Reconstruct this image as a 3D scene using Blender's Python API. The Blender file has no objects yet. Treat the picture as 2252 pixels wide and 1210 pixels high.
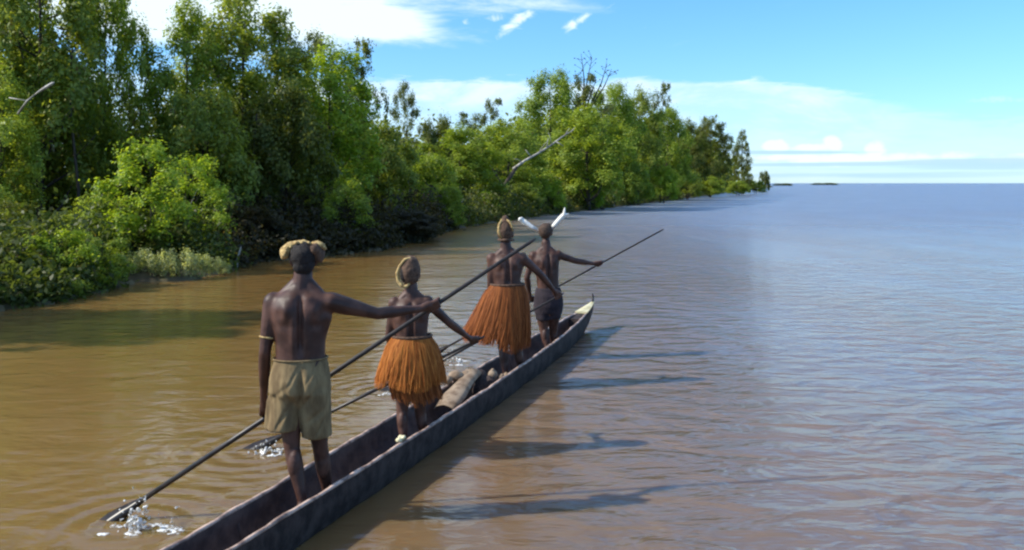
import bpy, math, random
import numpy as np
from mathutils import Vector, Matrix
R = math.radians
rnd = random.Random(11)
rng = np.random.default_rng(11)
scene = bpy.context.scene
COL = scene.collection

# ------------------------------------------------------------------ camera, sky, sun
F_PX, CX, HORIZON, CAM_H = 1950.0, 1126.0, 403.0, 2.1
cam_d = bpy.data.cameras.new('camera')
cam = bpy.data.objects.new('camera', cam_d); COL.objects.link(cam)
cam.location = (0, 0, CAM_H); cam.rotation_euler = (R(90), 0, 0)
cam_d.sensor_fit = 'HORIZONTAL'; cam_d.sensor_width = 36.0
cam_d.lens = 36.0 * F_PX / 2252.0
cam_d.shift_y = -(605.0 - HORIZON) / 2252.0
cam_d.clip_start = 0.1; cam_d.clip_end = 60000
scene.camera = cam

SUN = Vector((-0.975, -0.17, 0.80)).normalized()
EXPOSURE = 0.22
SKY_STRENGTH = 0.14
scene.view_settings.view_transform = 'Standard'
scene.view_settings.look = 'None'
scene.view_settings.exposure = EXPOSURE
scene.view_settings.gamma = 1.0
scene.view_settings.use_curve_mapping = False
try:
    scene.cycles.filter_width = 2.3
    scene.cycles.max_bounces = 8
    scene.cycles.transparent_max_bounces = 8
except Exception:
    pass

def N(nt, typ, **kw):
    n = nt.nodes.new(typ)
    for k, v in kw.items():
        if k.startswith('i_'):
            key = k[2:]
            n.inputs[int(key) if key.isdigit() else key].default_value = v
        else:
            setattr(n, k, v)
    return n
def L(nt, a, b): nt.links.new(a, b)
def MATH(nt, op, a, b=None, c=None, clamp=False):
    n = nt.nodes.new('ShaderNodeMath'); n.operation = op; n.use_clamp = clamp
    for i, v in enumerate((a, b, c)):
        if v is None: continue
        if isinstance(v, (int, float)): n.inputs[i].default_value = v
        else: nt.links.new(v, n.inputs[i])
    return n.outputs[0]
def SMOOTH(nt, v, lo, hi):
    n = nt.nodes.new('ShaderNodeMapRange'); n.interpolation_type = 'SMOOTHSTEP'
    nt.links.new(v, n.inputs['Value'])
    n.inputs['From Min'].default_value = lo; n.inputs['From Max'].default_value = hi
    return n.outputs['Result']
def MIX(nt, fac, a, b, blend='MIX'):
    n = nt.nodes.new('ShaderNodeMix'); n.data_type = 'RGBA'; n.blend_type = blend
    for i, v in ((0, fac), (6, a), (7, b)):
        if isinstance(v, (int, float)): n.inputs[i].default_value = v
        elif isinstance(v, tuple): n.inputs[i].default_value = (*v[:3], 1)
        else: nt.links.new(v, n.inputs[i])
    return n.outputs[2]

def build_world():
    w = bpy.data.worlds.new("World"); scene.world = w; w.use_nodes = True
    nt = w.node_tree; nt.nodes.clear()
    out = N(nt, 'ShaderNodeOutputWorld'); bg = N(nt, 'ShaderNodeBackground')
    L(nt, bg.outputs[0], out.inputs[0])
    sky = N(nt, 'ShaderNodeTexSky', sky_type='NISHITA')
    sky.sun_disc = False
    sky.sun_elevation = math.asin(SUN.z); sky.sun_rotation = math.atan2(SUN.x, SUN.y)
    sky.altitude = 0; sky.air_density = 1.0; sky.dust_density = 0.3; sky.ozone_density = 2.2
    bg.inputs['Strength'].default_value = SKY_STRENGTH
    tc = N(nt, 'ShaderNodeTexCoord'); sep = N(nt, 'ShaderNodeSeparateXYZ')
    L(nt, tc.outputs['Generated'], sep.inputs[0])
    x, y, z = sep.outputs
    az = MATH(nt, 'ARCTAN2', x, y); el = MATH(nt, 'ARCSINE', z)
    # colour of the air (white balance of the picture) : cyan towards the horizon
    h = SMOOTH(nt, el, 0.0, 0.24)
    tint = MIX(nt, h, (0.66, 0.98, 1.42), (0.60, 1.06, 1.44))
    tint = MIX(nt, SMOOTH(nt, el, 0.20, 0.85), tint, (0.50, 0.92, 1.38))
    col = MIX(nt, 1.0, sky.outputs[0], tint, 'MULTIPLY')
    # clouds
    def noise(sx, sy, scale, det, rough, off, dist=0.0):
        cb = N(nt, 'ShaderNodeCombineXYZ')
        L(nt, MATH(nt, 'MULTIPLY', az, sx), cb.inputs[0]); L(nt, MATH(nt, 'MULTIPLY', el, sy), cb.inputs[1])
        cb.inputs[2].default_value = off
        n = N(nt, 'ShaderNodeTexNoise', i_Scale=scale, i_Detail=det, i_Roughness=rough, i_Distortion=dist)
        L(nt, cb.outputs[0], n.inputs['Vector']); return n.outputs['Fac']
    def blob(a0, e0, sa, se):
        da = MATH(nt, 'DIVIDE', MATH(nt, 'SUBTRACT', az, a0), sa)
        de = MATH(nt, 'DIVIDE', MATH(nt, 'SUBTRACT', el, e0), se)
        q = MATH(nt, 'ADD', MATH(nt, 'MULTIPLY', da, da), MATH(nt, 'MULTIPLY', de, de))
        return MATH(nt, 'POWER', 2.718, MATH(nt, 'MULTIPLY', q, -1.0))
    def sheared(a0, e0, sa, se, k):
        dx = MATH(nt, 'SUBTRACT', az, a0)
        da = MATH(nt, 'DIVIDE', dx, sa)
        de = MATH(nt, 'DIVIDE', MATH(nt, 'SUBTRACT', MATH(nt, 'SUBTRACT', el, e0), MATH(nt, 'MULTIPLY', dx, k)), se)
        q = MATH(nt, 'ADD', MATH(nt, 'MULTIPLY', da, da), MATH(nt, 'MULTIPLY', de, de))
        return MATH(nt, 'POWER', 2.718, MATH(nt, 'MULTIPLY', q, -1.0))
    A = lambda px: math.atan((px - CX) / F_PX)
    E = lambda py, px=1500: math.atan((HORIZON - py) / F_PX * math.cos(A(px)))
    def acc(vals):
        r = vals[0]
        for v in vals[1:]: r = MATH(nt, 'MAXIMUM', r, v)
        return r
    n1 = noise(1.0, 3.0, 7.0, 7, 0.62, 0.3, 0.4)
    n2 = noise(1.0, 5.0, 16.0, 6, 0.6, 3.1, 0.2)
    n5 = noise(1.0, 1.6, 55.0, 5, 0.6, 1.7, 0.8)
    # thin high sheets
    sheet = MATH(nt, 'MULTIPLY', SMOOTH(nt, MATH(nt, 'ADD', n1, MATH(nt, 'MULTIPLY', el, 0.25)), 0.60, 0.82), 0.55)
    sheet = MATH(nt, 'MULTIPLY', sheet, SMOOTH(nt, el, 0.16, 0.42))
    hi = acc([blob(A(430), E(-130), 0.30, 0.105), MATH(nt, 'MULTIPLY', blob(A(800), E(40), 0.09, 0.022), 0.8)])
    hi = SMOOTH(nt, MATH(nt, 'ADD', hi, MATH(nt, 'MULTIPLY', MATH(nt, 'SUBTRACT', n1, 0.5), 1.0)), 0.16, 0.52)
    wis = acc([sheared(A(1135), E(42), 0.020, 0.009, 0.6), MATH(nt, 'MULTIPLY', blob(A(1085), E(33), 0.014, 0.007), .7),
               sheared(A(1272), E(42), 0.022, 0.006, 0.5), MATH(nt, 'MULTIPLY', sheared(A(1325), E(18), 0.022, 0.004, 0.5), 0.5),
               MATH(nt, 'MULTIPLY', blob(A(1020), E(42), 0.008, 0.005), 0.55)])
    wis = SMOOTH(nt, MATH(nt, 'ADD', wis, MATH(nt, 'MULTIPLY', MATH(nt, 'SUBTRACT', n5, 0.5), 1.9)), 0.35, 1.25)
    # broad pale band with a crisp upper edge at left
    top = MATH(nt, 'ADD', E(172), MATH(nt, 'MULTIPLY', MATH(nt, 'SUBTRACT', n2, 0.5), 0.035))
    top = MATH(nt, 'SUBTRACT', top, MATH(nt, 'MULTIPLY', SMOOTH(nt, az, A(1600), A(2250)), 0.050))
    edge = MATH(nt, 'SUBTRACT', top, el)
    band = SMOOTH(nt, edge, -0.002, 0.007)
    fade = MATH(nt, 'SUBTRACT', 1.0, MATH(nt, 'MULTIPLY', SMOOTH(nt, edge, 0.01, 0.075), 0.55))
    band = MATH(nt, 'MULTIPLY', band, fade)
    dense = MATH(nt, 'ADD', 0.34, MATH(nt, 'MULTIPLY', SMOOTH(nt, n1, 0.36, 0.62), 0.50))
    band = MATH(nt, 'MULTIPLY', band, dense)
    band = MATH(nt, 'MULTIPLY', band, MATH(nt, 'SUBTRACT', 1.0, MATH(nt, 'MULTIPLY', SMOOTH(nt, az, A(1750), A(2100)), 0.72)))
    # low cumulus heads over the horizon
    n3 = noise(1.0, 1.3, 46.0, 5, 0.55, 8.2)
    n4 = noise(0.25, 4.0, 22.0, 3, 0.5, 5.7)
    cu = acc([blob(A(1705), E(324), 0.020, 0.010), blob(A(1790), E(328), 0.03, 0.008), blob(A(1832), E(320), 0.014, 0.012),
              blob(A(1925), E(330), 0.017, 0.013), MATH(nt, 'MULTIPLY', blob(A(2060), E(352), 0.10, 0.010), 0.8), MATH(nt, 'MULTIPLY', blob(A(1840), E(352), 0.10, 0.010), 0.9),
              MATH(nt, 'MULTIPLY', blob(A(1750), E(348), 0.08, 0.006), 0.9), MATH(nt, 'MULTIPLY', blob(A(1300), E(340), 0.30, 0.014), 0.7),
              MATH(nt, 'MULTIPLY', blob(A(2230), E(356), 0.09, 0.008), 0.75), MATH(nt, 'MULTIPLY', blob(A(2190), E(238), 0.03, 0.007), 0.55), MATH(nt, 'MULTIPLY', blob(A(2200), E(125), 0.04, 0.006), 0.35)])
    cu = SMOOTH(nt, MATH(nt, 'ADD', cu, MATH(nt, 'MULTIPLY', MATH(nt, 'SUBTRACT', n3, 0.5), 0.9)), 0.34, 0.86)
    white = MATH(nt, 'MINIMUM', acc([sheet, hi, wis, band, cu]), 0.94)
    col = MIX(nt, white, col, (6.2, 7.2, 7.6))
    # grey-blue flat layers near the horizon
    ly = acc([sheared(A(1740), E(337), 0.10, 0.0026, -0.01), sheared(A(1800), E(363), 0.20, 0.0030, 0.0),
              MATH(nt, 'MULTIPLY', blob(A(2150), E(362), 0.12, 0.007), 0.9), MATH(nt, 'MULTIPLY', blob(A(1300), E(372), 0.4, 0.006), 0.6), MATH(nt, 'MULTIPLY', blob(A(2000), E(386), 0.35, 0.004), 0.55)])
    ly = MATH(nt, 'MULTIPLY', SMOOTH(nt, MATH(nt, 'ADD', ly, MATH(nt, 'MULTIPLY', MATH(nt, 'SUBTRACT', n4, 0.5), 1.2)), 0.22, 0.8), 0.85)
    col = MIX(nt, ly, col, (3.3, 5.0, 7.0))
    L(nt, col, bg.inputs['Color'])
build_world()

sun_d = bpy.data.lights.new('sun', 'SUN'); sun_o = bpy.data.objects.new('sun', sun_d); COL.objects.link(sun_o)
sun_d.energy = 5.0; sun_d.angle = R(0.55); sun_d.color = (1.0, 0.93, 0.80)
sun_o.rotation_euler = SUN.to_track_quat('Z', 'Y').to_euler(); sun_o.location = (-30, -10, 40)

# ------------------------------------------------------------------ helpers
def P(px, py, d):
    """the place at depth d (metres ahead of the camera) seen in direction px, py"""
    return Vector(((px - CX) / F_PX * d, d, CAM_H - (py - HORIZON) / F_PX * d))
def waterd(py): return CAM_H * F_PX / (py - HORIZON)

def tag(o, label=None, cat=None, group=None, kind=None):
    if label: o['label'] = label
    if cat: o['category'] = cat
    if group: o['group'] = group
    if kind: o['kind'] = kind
    return o
def link(name, me, mat=None, parent=None, smooth=True):
    o = bpy.data.objects.new(name, me); COL.objects.link(o)
    if mat and not me.materials: me.materials.append(mat)
    if parent: o.parent = parent
    if smooth: me.polygons.foreach_set('use_smooth', [True] * len(me.polygons))
    return o
def empty(name, loc=(0, 0, 0), rz=0):
    o = bpy.data.objects.new(name, None); COL.objects.link(o); o.location = loc; o.rotation_euler = (0, 0, rz)
    o.empty_display_size = 0.2
    return o
class MB:
    def __init__(s): s.v = []; s.f = []
    def rings(s, rings, cap=True, closed=True):
        b = len(s.v); n = len(rings[0])
        for r in rings: s.v.extend([tuple(p) for p in r])
        for i in range(len(rings) - 1):
            for j in range(n if closed else n - 1):
                k = (j + 1) % n
                s.f.append((b + i*n + j, b + i*n + k, b + (i+1)*n + k, b + (i+1)*n + j))
        if cap:
            s.f.append(tuple(b + j for j in reversed(range(n))))
            s.f.append(tuple(b + (len(rings)-1)*n + j for j in range(n)))
    def tube(s, pts, rad, n=10, cap=True):
        pts = [Vector(p) for p in pts]; rings = []
        prev = None
        for i, p in enumerate(pts):
            t = (pts[min(i+1, len(pts)-1)] - pts[max(i-1, 0)]).normalized()
            if prev is None:
                a = Vector((0, 0, 1)) if abs(t.z) < 0.9 else Vector((1, 0, 0))
                u = t.cross(a).normalized()
            else:
                u = (prev - t * prev.dot(t)).normalized()
            prev = u; w = t.cross(u)
            r = rad[i] if isinstance(rad, (list, tuple)) else rad
            rings.append([p + (u*math.cos(2*math.pi*k/n) + w*math.sin(2*math.pi*k/n))*r for k in range(n)])
        s.rings(rings, cap)
    def capsule(s, a, b, r0, r1, rm=None, n=12):
        """closed limb: round ends, optional belly radius rm at 35 % of the way"""
        a = Vector(a); b = Vector(b); t = (b-a); ln = t.length; t = t.normalized() if ln > 1e-6 else Vector((0,0,1))
        pts = []; rad = []
        for q in (0.1, 0.45, 0.8):
            pts.append(a - t*r0*math.cos(q*math.pi/2)); rad.append(r0*math.sin(q*math.pi/2))
        for q in (0, .18, .35, .55, .78, 1):
            base = r0 + (r1-r0)*q
            if rm: base += (rm - (r0+(r1-r0)*.35)) * math.exp(-((q-.35)/.30)**2)
            pts.append(a + t*ln*q); rad.append(base)
        for q in (0.8, 0.45, 0.1):
            pts.append(b + t*r1*math.cos(q*math.pi/2)); rad.append(r1*math.sin(q*math.pi/2))
        s.tube(pts, rad, n)
    def ellipsoid(s, c, rx, ry, rz, M=None, n=12, m=8, jitter=0, rs=None):
        c = Vector(c); rings = []
        for i in range(m+1):
            th = math.pi * (0.03 + 0.94*i/m)
            ring = []
            for j in range(n):
                ph = 2*math.pi*j/n
                v = Vector((rx*math.sin(th)*math.cos(ph), ry*math.sin(th)*math.sin(ph), rz*math.cos(th)))
                if jitter: v *= 1 + jitter*(rs or rnd).uniform(-1, 1)
                if M: v = M @ v
                ring.append(c + v)
            rings.append(ring)
        s.rings(rings)
    def box(s, lo, hi, M=None):
        b = len(s.v)
        for x in (lo[0], hi[0]):
            for y in (lo[1], hi[1]):
                for z in (lo[2], hi[2]):
                    v = Vector((x, y, z)); s.v.append(tuple(M @ v if M else v))
        s.f += [tuple(b+i for i in q) for q in ((0,1,3,2),(4,6,7,5),(0,4,5,1),(2,3,7,6),(0,2,6,4),(1,5,7,3))]
    def mesh(s, name):
        me = bpy.data.meshes.new(name); me.from_pydata(s.v, [], s.f); me.update(); return me
    def build(s, name, mat, parent=None, smooth=True):
        return link(name, s.mesh(name), mat, parent, smooth)

def fuse(mb, name, voxel, smooth=3, mat=None, parent=None, post=None):
    """merge overlapping closed shapes into ONE continuous surface"""
    o = mb.build(name + '_tmp', None)
    m = o.modifiers.new('r', 'REMESH'); m.mode = 'VOXEL'; m.voxel_size = voxel; m.adaptivity = 0
    if smooth:
        m2 = o.modifiers.new('s', 'SMOOTH'); m2.factor = 0.5; m2.iterations = smooth
    dg = bpy.context.evaluated_depsgraph_get(); dg.update()
    me = bpy.data.meshes.new_from_object(o.evaluated_get(dg)); me.name = name
    old = o.data; bpy.data.objects.remove(o); bpy.data.meshes.remove(old)
    if post: post(me)
    me.materials.clear()
    return link(name, me, mat, parent)

def fbm(p, scale, seed=0):
    """cheap smooth pseudo noise on an (n,3) array"""
    r = np.random.default_rng(seed); out = np.zeros(len(p)); amp = 1; tot = 0
    for o in range(4):
        for k in range(3):
            d = r.normal(size=3); d /= np.linalg.norm(d)
            out += amp/3 * np.sin((p @ d)*scale*(2**o) + r.uniform(0, 6.28)); 
        tot += amp; amp *= 0.55
    return out/tot

# ------------------------------------------------------------------ materials
def new_mat(name):
    m = bpy.data.materials.new(name); m.use_nodes = True; nt = m.node_tree; nt.nodes.clear()
    out = N(nt, 'ShaderNodeOutputMaterial'); b = N(nt, 'ShaderNodeBsdfPrincipled')
    L(nt, b.outputs[0], out.inputs[0]); return m, nt, b, out
def simple(name, c1, c2, scale=8, rough=0.6, bump=0.0, stretch=(1, 1, 1), spec=0.4, det=6, bdist=0.01):
    m, nt, b, out = new_mat(name)
    tc = N(nt, 'ShaderNodeTexCoord'); mp = N(nt, 'ShaderNodeMapping'); mp.inputs['Scale'].default_value = stretch
    L(nt, tc.outputs['Object'], mp.inputs[0])
    n = N(nt, 'ShaderNodeTexNoise', i_Scale=scale, i_Detail=det, i_Roughness=0.6); L(nt, mp.outputs[0], n.inputs['Vector'])
    f = SMOOTH(nt, n.outputs['Fac'], 0.32, 0.68)
    L(nt, MIX(nt, f, c1, c2), b.inputs['Base Color'])
    b.inputs['Roughness'].default_value = rough; b.inputs['Specular IOR Level'].default_value = spec
    if bump:
        bp = N(nt, 'ShaderNodeBump', i_Strength=bump, i_Distance=bdist); L(nt, n.outputs['Fac'], bp.inputs['Height'])
        L(nt, bp.outputs[0], b.inputs['Normal'])
    return m
def skin(name, c1, c2, rough):
    m, nt, b, out = new_mat(name)
    tc = N(nt, 'ShaderNodeTexCoord')
    n = N(nt, 'ShaderNodeTexNoise', i_Scale=9.0, i_Detail=5); L(nt, tc.outputs['Object'], n.inputs['Vector'])
    n2 = N(nt, 'ShaderNodeTexNoise', i_Scale=120.0, i_Detail=3); L(nt, tc.outputs['Object'], n2.inputs['Vector'])
    L(nt, MIX(nt, SMOOTH(nt, n.outputs['Fac'], .35, .65), c1, c2), b.inputs['Base Color'])
    r = N(nt, 'ShaderNodeMapRange'); L(nt, n.outputs['Fac'], r.inputs['Value'])
    r.inputs['To Min'].default_value = rough-.08; r.inputs['To Max'].default_value = rough+.12
    L(nt, r.outputs[0], b.inputs['Roughness'])
    b.inputs['Specular IOR Level'].default_value = 0.36
    bp = N(nt, 'ShaderNodeBump', i_Strength=0.25, i_Distance=0.004); L(nt, n2.outputs['Fac'], bp.inputs['Height'])
    L(nt, bp.outputs[0], b.inputs['Normal'])
    return m
def fibre_mat(name, c1, c2, rough=.75):
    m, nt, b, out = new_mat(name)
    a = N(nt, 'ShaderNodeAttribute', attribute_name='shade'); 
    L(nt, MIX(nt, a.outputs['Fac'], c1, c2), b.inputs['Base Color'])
    b.inputs['Roughness'].default_value = rough; b.inputs['Specular IOR Level'].default_value = 0.25
    tr = N(nt, 'ShaderNodeBsdfTranslucent'); L(nt, MIX(nt, a.outputs['Fac'], c1, c2), tr.inputs[0])
    mx = N(nt, 'ShaderNodeMixShader', i_0=0.3); L(nt, b.outputs[0], mx.inputs[1]); L(nt, tr.outputs[0], mx.inputs[2])
    L(nt, mx.outputs[0], out.inputs[0])
    return m
def leaf_mat(name, trans=0.55, rough=0.5):
    """leaf colour = tint of the tree (object colour) varied leaf by leaf"""
    m, nt, b, out = new_mat(name)
    oi = N(nt, 'ShaderNodeObjectInfo'); at = N(nt, 'ShaderNodeAttribute', attribute_name='shade')
    hsv = N(nt, 'ShaderNodeHueSaturation')
    hr = N(nt, 'ShaderNodeMapRange'); L(nt, at.outputs['Fac'], hr.inputs['Value']); hr.inputs['To Min'].default_value = .475; hr.inputs['To Max'].default_value = .515
    vr = N(nt, 'ShaderNodeMapRange'); L(nt, at.outputs['Fac'], vr.inputs['Value']); vr.inputs['To Min'].default_value = 1.35; vr.inputs['To Max'].default_value = .6
    L(nt, hr.outputs[0], hsv.inputs['Hue']); L(nt, vr.outputs[0], hsv.inputs['Value']); L(nt, oi.outputs['Color'], hsv.inputs['Color'])
    # a few dry leaves
    dry = SMOOTH(nt, at.outputs['Fac'], 0.0, 0.03)
    c = MIX(nt, dry, (0.17, 0.13, 0.05), hsv.outputs[0])
    L(nt, c, b.inputs['Base Color']); b.inputs['Roughness'].default_value = rough; b.inputs['Specular IOR Level'].default_value = 0.45
    tr = N(nt, 'ShaderNodeBsdfTranslucent'); L(nt, MIX(nt, 1.0, c, (1.25, 1.15, 0.5), 'MULTIPLY'), tr.inputs[0])
    mx = N(nt, 'ShaderNodeMixShader', i_0=trans); L(nt, b.outputs[0], mx.inputs[1]); L(nt, tr.outputs[0], mx.inputs[2])
    L(nt, mx.outputs[0], out.inputs[0])
    return m
def water_mat():
    m, nt, b, out = new_mat('river_water')
    geo = N(nt, 'ShaderNodeNewGeometry'); sep = N(nt, 'ShaderNodeSeparateXYZ'); L(nt, geo.outputs['Position'], sep.inputs[0])
    x, y, _ = sep.outputs
    def noi(sx, sy, scale, det, rough=.55, dist=0, rz=0.0):
        mp = N(nt, 'ShaderNodeMapping'); mp.inputs['Scale'].default_value = (sx, sy, 1); mp.inputs['Rotation'].default_value = (0, 0, rz)
        L(nt, geo.outputs['Position'], mp.inputs[0])
        n = N(nt, 'ShaderNodeTexNoise', i_Scale=scale, i_Detail=det, i_Roughness=rough, i_Distortion=dist); L(nt, mp.outputs[0], n.inputs['Vector'])
        return n.outputs['Fac']
    silt = noi(1, .35, .12, 5, .6, .6)
    silt2 = noi(1, .6, .7, 4, .6, .8)
    c = MIX(nt, SMOOTH(nt, silt, .35, .65), (0.158, 0.090, 0.026), (0.205, 0.126, 0.042))
    c = MIX(nt, MATH(nt, 'MULTIPLY', SMOOTH(nt, silt2, .4, .7), .35), c, (0.18, 0.115, 0.045))
    sky_mask = SMOOTH(nt, MATH(nt, 'ADD', MATH(nt, 'SUBTRACT', x, MATH(nt, 'MULTIPLY', y, 0.02)), MATH(nt, 'MULTIPLY', silt, 1.5)), -2.2, 4.5)
    c = MIX(nt, sky_mask, c, (0.165, 0.128, 0.118))  # greyer towards the right: sky reflection put into the base colour
    # far open water: blue of the reflected sky put into the base colour
    c = MIX(nt, MATH(nt, 'MULTIPLY', SMOOTH(nt, MATH(nt, 'ADD', y, MATH(nt, 'MULTIPLY', silt, 20.0)), 14, 90), sky_mask), c, (0.150, 0.185, 0.255))
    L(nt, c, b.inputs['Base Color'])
    b.inputs['IOR'].default_value = 1.33
    # silt-laden water: light spreads inside it, red farthest
    b.inputs['Subsurface Weight'].default_value = 0.85; b.inputs['Subsurface Radius'].default_value = (1.0, .6, .35); b.inputs['Subsurface Scale'].default_value = 0.30
    # how wind-roughened: calm beside the trees and the boat, lively out on the open river
    lee = SMOOTH(nt, MATH(nt, 'SUBTRACT', x, MATH(nt, 'MULTIPLY', y, 0.05)), -1.5, 3.5)
    patch = SMOOTH(nt, noi(.6, .25, .5, 3), .35, .65)
    live = MATH(nt, 'ADD', 0.14, MATH(nt, 'MULTIPLY', lee, MATH(nt, 'ADD', 0.28, MATH(nt, 'MULTIPLY', patch, 0.85))))
    w1 = noi(.9, 1.6, 2.1, 3, .5, .4, .10)
    w2 = noi(.5, 2.2, 8.0, 3, .55, .3, -.1)
    w3 = noi(.5, 1.2, .55, 2, .5, .2, .3)
    h = MATH(nt, 'ADD', MATH(nt, 'MULTIPLY', w1, 0.16), MATH(nt, 'MULTIPLY', w2, 0.020))
    h = MATH(nt, 'MULTIPLY', h, live)
    h = MATH(nt, 'ADD', h, MATH(nt, 'MULTIPLY', w3, 0.03))
    for (cx_, cy_, k_, am_) in ((-2.35, 5.45, 30.0, .0075), (-2.0, 6.95, 34.0, .005), (-1.2, 8.95, 34.0, .005), (-.7, 10.4, 34.0, .004)):
        # rings running out from where a paddle goes in
        dx_ = MATH(nt, 'SUBTRACT', x, cx_); dy_ = MATH(nt, 'SUBTRACT', y, cy_)
        ds = MATH(nt, 'SQRT', MATH(nt, 'ADD', MATH(nt, 'MULTIPLY', dx_, dx_), MATH(nt, 'MULTIPLY', dy_, dy_)))
        ds2 = MATH(nt, 'ADD', ds, MATH(nt, 'MULTIPLY', w3, .35))
        h = MATH(nt, 'ADD', h, MATH(nt, 'MULTIPLY', MATH(nt, 'SINE', MATH(nt, 'MULTIPLY', ds2, k_)), MATH(nt, 'MULTIPLY', am_, MATH(nt, 'POWER', 2.718, MATH(nt, 'MULTIPLY', ds, -1.9)))))
    bp = N(nt, 'ShaderNodeBump', i_Strength=1.0, i_Distance=1.0); L(nt, h, bp.inputs['Height']); L(nt, bp.outputs[0], b.inputs['Normal'])
    far = SMOOTH(nt, y, 4, 70)
    rr = MATH(nt, 'ADD', 0.11, MATH(nt, 'MULTIPLY', far, 0.25)); L(nt, rr, b.inputs['Roughness'])
    return m

def foam_mat():
    m, nt, b, out = new_mat('foam')
    geo = N(nt, 'ShaderNodeNewGeometry')
    n = N(nt, 'ShaderNodeTexNoise', i_Scale=38.0, i_Detail=5); L(nt, geo.outputs['Position'], n.inputs['Vector'])
    f = SMOOTH(nt, n.outputs['Fac'], .40, .60)
    L(nt, MIX(nt, f, (0.50, 0.46, 0.38), (0.86, 0.87, 0.86)), b.inputs['Base Color']); b.inputs['Roughness'].default_value = .25
    t = N(nt, 'ShaderNodeBsdfTransparent'); mx = N(nt, 'ShaderNodeMixShader')
    L(nt, MATH(nt, 'ADD', .30, MATH(nt, 'MULTIPLY', f, .62)), mx.inputs[0]); L(nt, t.outputs[0], mx.inputs[1]); L(nt, b.outputs[0], mx.inputs[2])
    L(nt, mx.outputs[0], out.inputs[0]); return m

M = {
 'water': water_mat(),
 'mud': simple('bank_mud', (0.05, 0.038, 0.02), (0.12, 0.10, 0.05), 1.5, .8, .6, bdist=.1),
 'bark': simple('bark', (0.028, 0.020, 0.015), (0.075, 0.058, 0.044), 3, .85, .6, (1, 1, .25), bdist=.03),
 'pale_bark': simple('bleached_wood', (0.22, 0.20, 0.17), (0.52, 0.49, 0.44), 4, .7, .4, (1, 1, .3), bdist=.02),
 'leaf': leaf_mat('leaf'),
 'hull': simple('dugout_wood', (0.018, 0.013, 0.013), (0.060, 0.043, 0.039), 9, .7, .8, (1, 1, 1), .22, bdist=.012),
 'hull_in': simple('dugout_inside', (0.035, 0.021, 0.020), (0.095, 0.060, 0.050), 9, .65, .9, bdist=.01),
 'rim': simple('worn_rim_wood', (0.16, 0.10, 0.08), (0.58, 0.42, 0.34), 11, .5, .4, bdist=.006),
 'cream': simple('cream_paint', (0.50, 0.43, 0.22), (0.74, 0.68, 0.44), 12, .55, .3, bdist=.004),
 'pole': simple('dark_paddle_wood', (0.012, 0.010, 0.010), (0.035, 0.026, 0.022), 20, .35, .2, bdist=.002),
 'skin': skin('skin_dark', (0.044, 0.018, 0.012), (0.098, 0.044, 0.030), .50),
 'skin2': skin('skin_warm', (0.052, 0.022, 0.015), (0.108, 0.050, 0.034), .50),
 'hair': simple('hair_black', (0.008, 0.006, 0.006), (0.022, 0.016, 0.014), 60, .8, .9, bdist=.01),
 'hair_brown': simple('hair_brown', (0.035, 0.020, 0.014), (0.10, 0.06, 0.04), 60, .8, .9, bdist=.01),
 'khaki': simple('khaki_cloth', (0.14, 0.095, 0.048), (0.27, 0.195, 0.098), 10, .9, .6, (1.5, 1.5, .5), .2, bdist=.012),
 'dark_cloth': simple('dark_cloth', (0.014, 0.010, 0.014), (0.035, 0.024, 0.03), 10, .9, .6, bdist=.01),
 'fur_cream': simple('fur_cream', (0.26, 0.16, 0.06), (0.66, 0.48, 0.20), 45, .85, .9, bdist=.008),
 'fur_brown': simple('fur_brown', (0.05, 0.028, 0.018), (0.14, 0.08, 0.05), 45, .85, .9, bdist=.008),
 'feather': simple('feather_white', (0.72, 0.69, 0.60), (0.86, 0.84, 0.78), 30, .6, .3, bdist=.003),
 'eye': simple('eye_white', (0.55, 0.52, 0.48), (0.7, 0.68, 0.64), 5, .2),
 'foam': foam_mat(),
 'tan': simple('dry_bark_sheet', (0.16, 0.105, 0.065), (0.34, 0.25, 0.17), 12, .8, .6, bdist=.008),
 'net': simple('dark_string_bag', (0.02, 0.014, 0.016), (0.06, 0.04, 0.035), 40, .9, .9, bdist=.01),
 'fib_gold': fibre_mat('fibre_gold', (0.66, 0.25, 0.050), (0.34, 0.10, 0.020)),
 'fib_rust': fibre_mat('fibre_rust', (0.48, 0.155, 0.040), (0.20, 0.060, 0.018)),
 'fib_dark': fibre_mat('fibre_dark_rust', (0.34, 0.100, 0.028), (0.18, 0.045, 0.014)),
}

# ------------------------------------------------------------------ water and bank
wb = MB(); S = 30000
wb.v += [(-S, -200, 0), (S, -200, 0), (S, S, 0), (-S, S, 0)]; wb.f.append((0, 1, 2, 3))
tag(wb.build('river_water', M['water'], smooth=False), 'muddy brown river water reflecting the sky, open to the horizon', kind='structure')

# waterline of the bank, direction (px) and apparent height (py) of its edge
BANK = [(-900, 760), (-300, 718), (0, 684), (120, 668), (230, 640), (300, 622), (420, 618), (500, 596), (560, 578), (700, 566), (830, 552), (930, 528),
        (990, 505), (1060, 494), (1140, 482), (1230, 471), (1310, 461), (1400, 450), (1480, 441), (1560, 430), (1610, 421), (1660, 415), (1700, 411.5)]
bank_pts = []
for i in range(len(BANK)-1):
    (x0, y0), (x1, y1) = BANK[i], BANK[i+1]
    for k in range(6):
        t = k/6; px = x0 + (x1-x0)*t
        # straight on the water between the two places
        a = P(x0, y0, waterd(y0)); b = P(x1, y1, waterd(y1)); q = a.lerp(b, t)
        q.x += 0.012*q.y*math.sin(i*7.1+k*2.3)*.5; bank_pts.append(Vector((q.x, q.y, 0)))
bank_pts.append(P(*BANK[-1], waterd(BANK[-1][1])))
def bank_depth(px):
    return float(np.interp(px, [b[0] for b in BANK], [waterd(b[1]) for b in BANK]))
tb = MB(); rows = []
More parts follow.
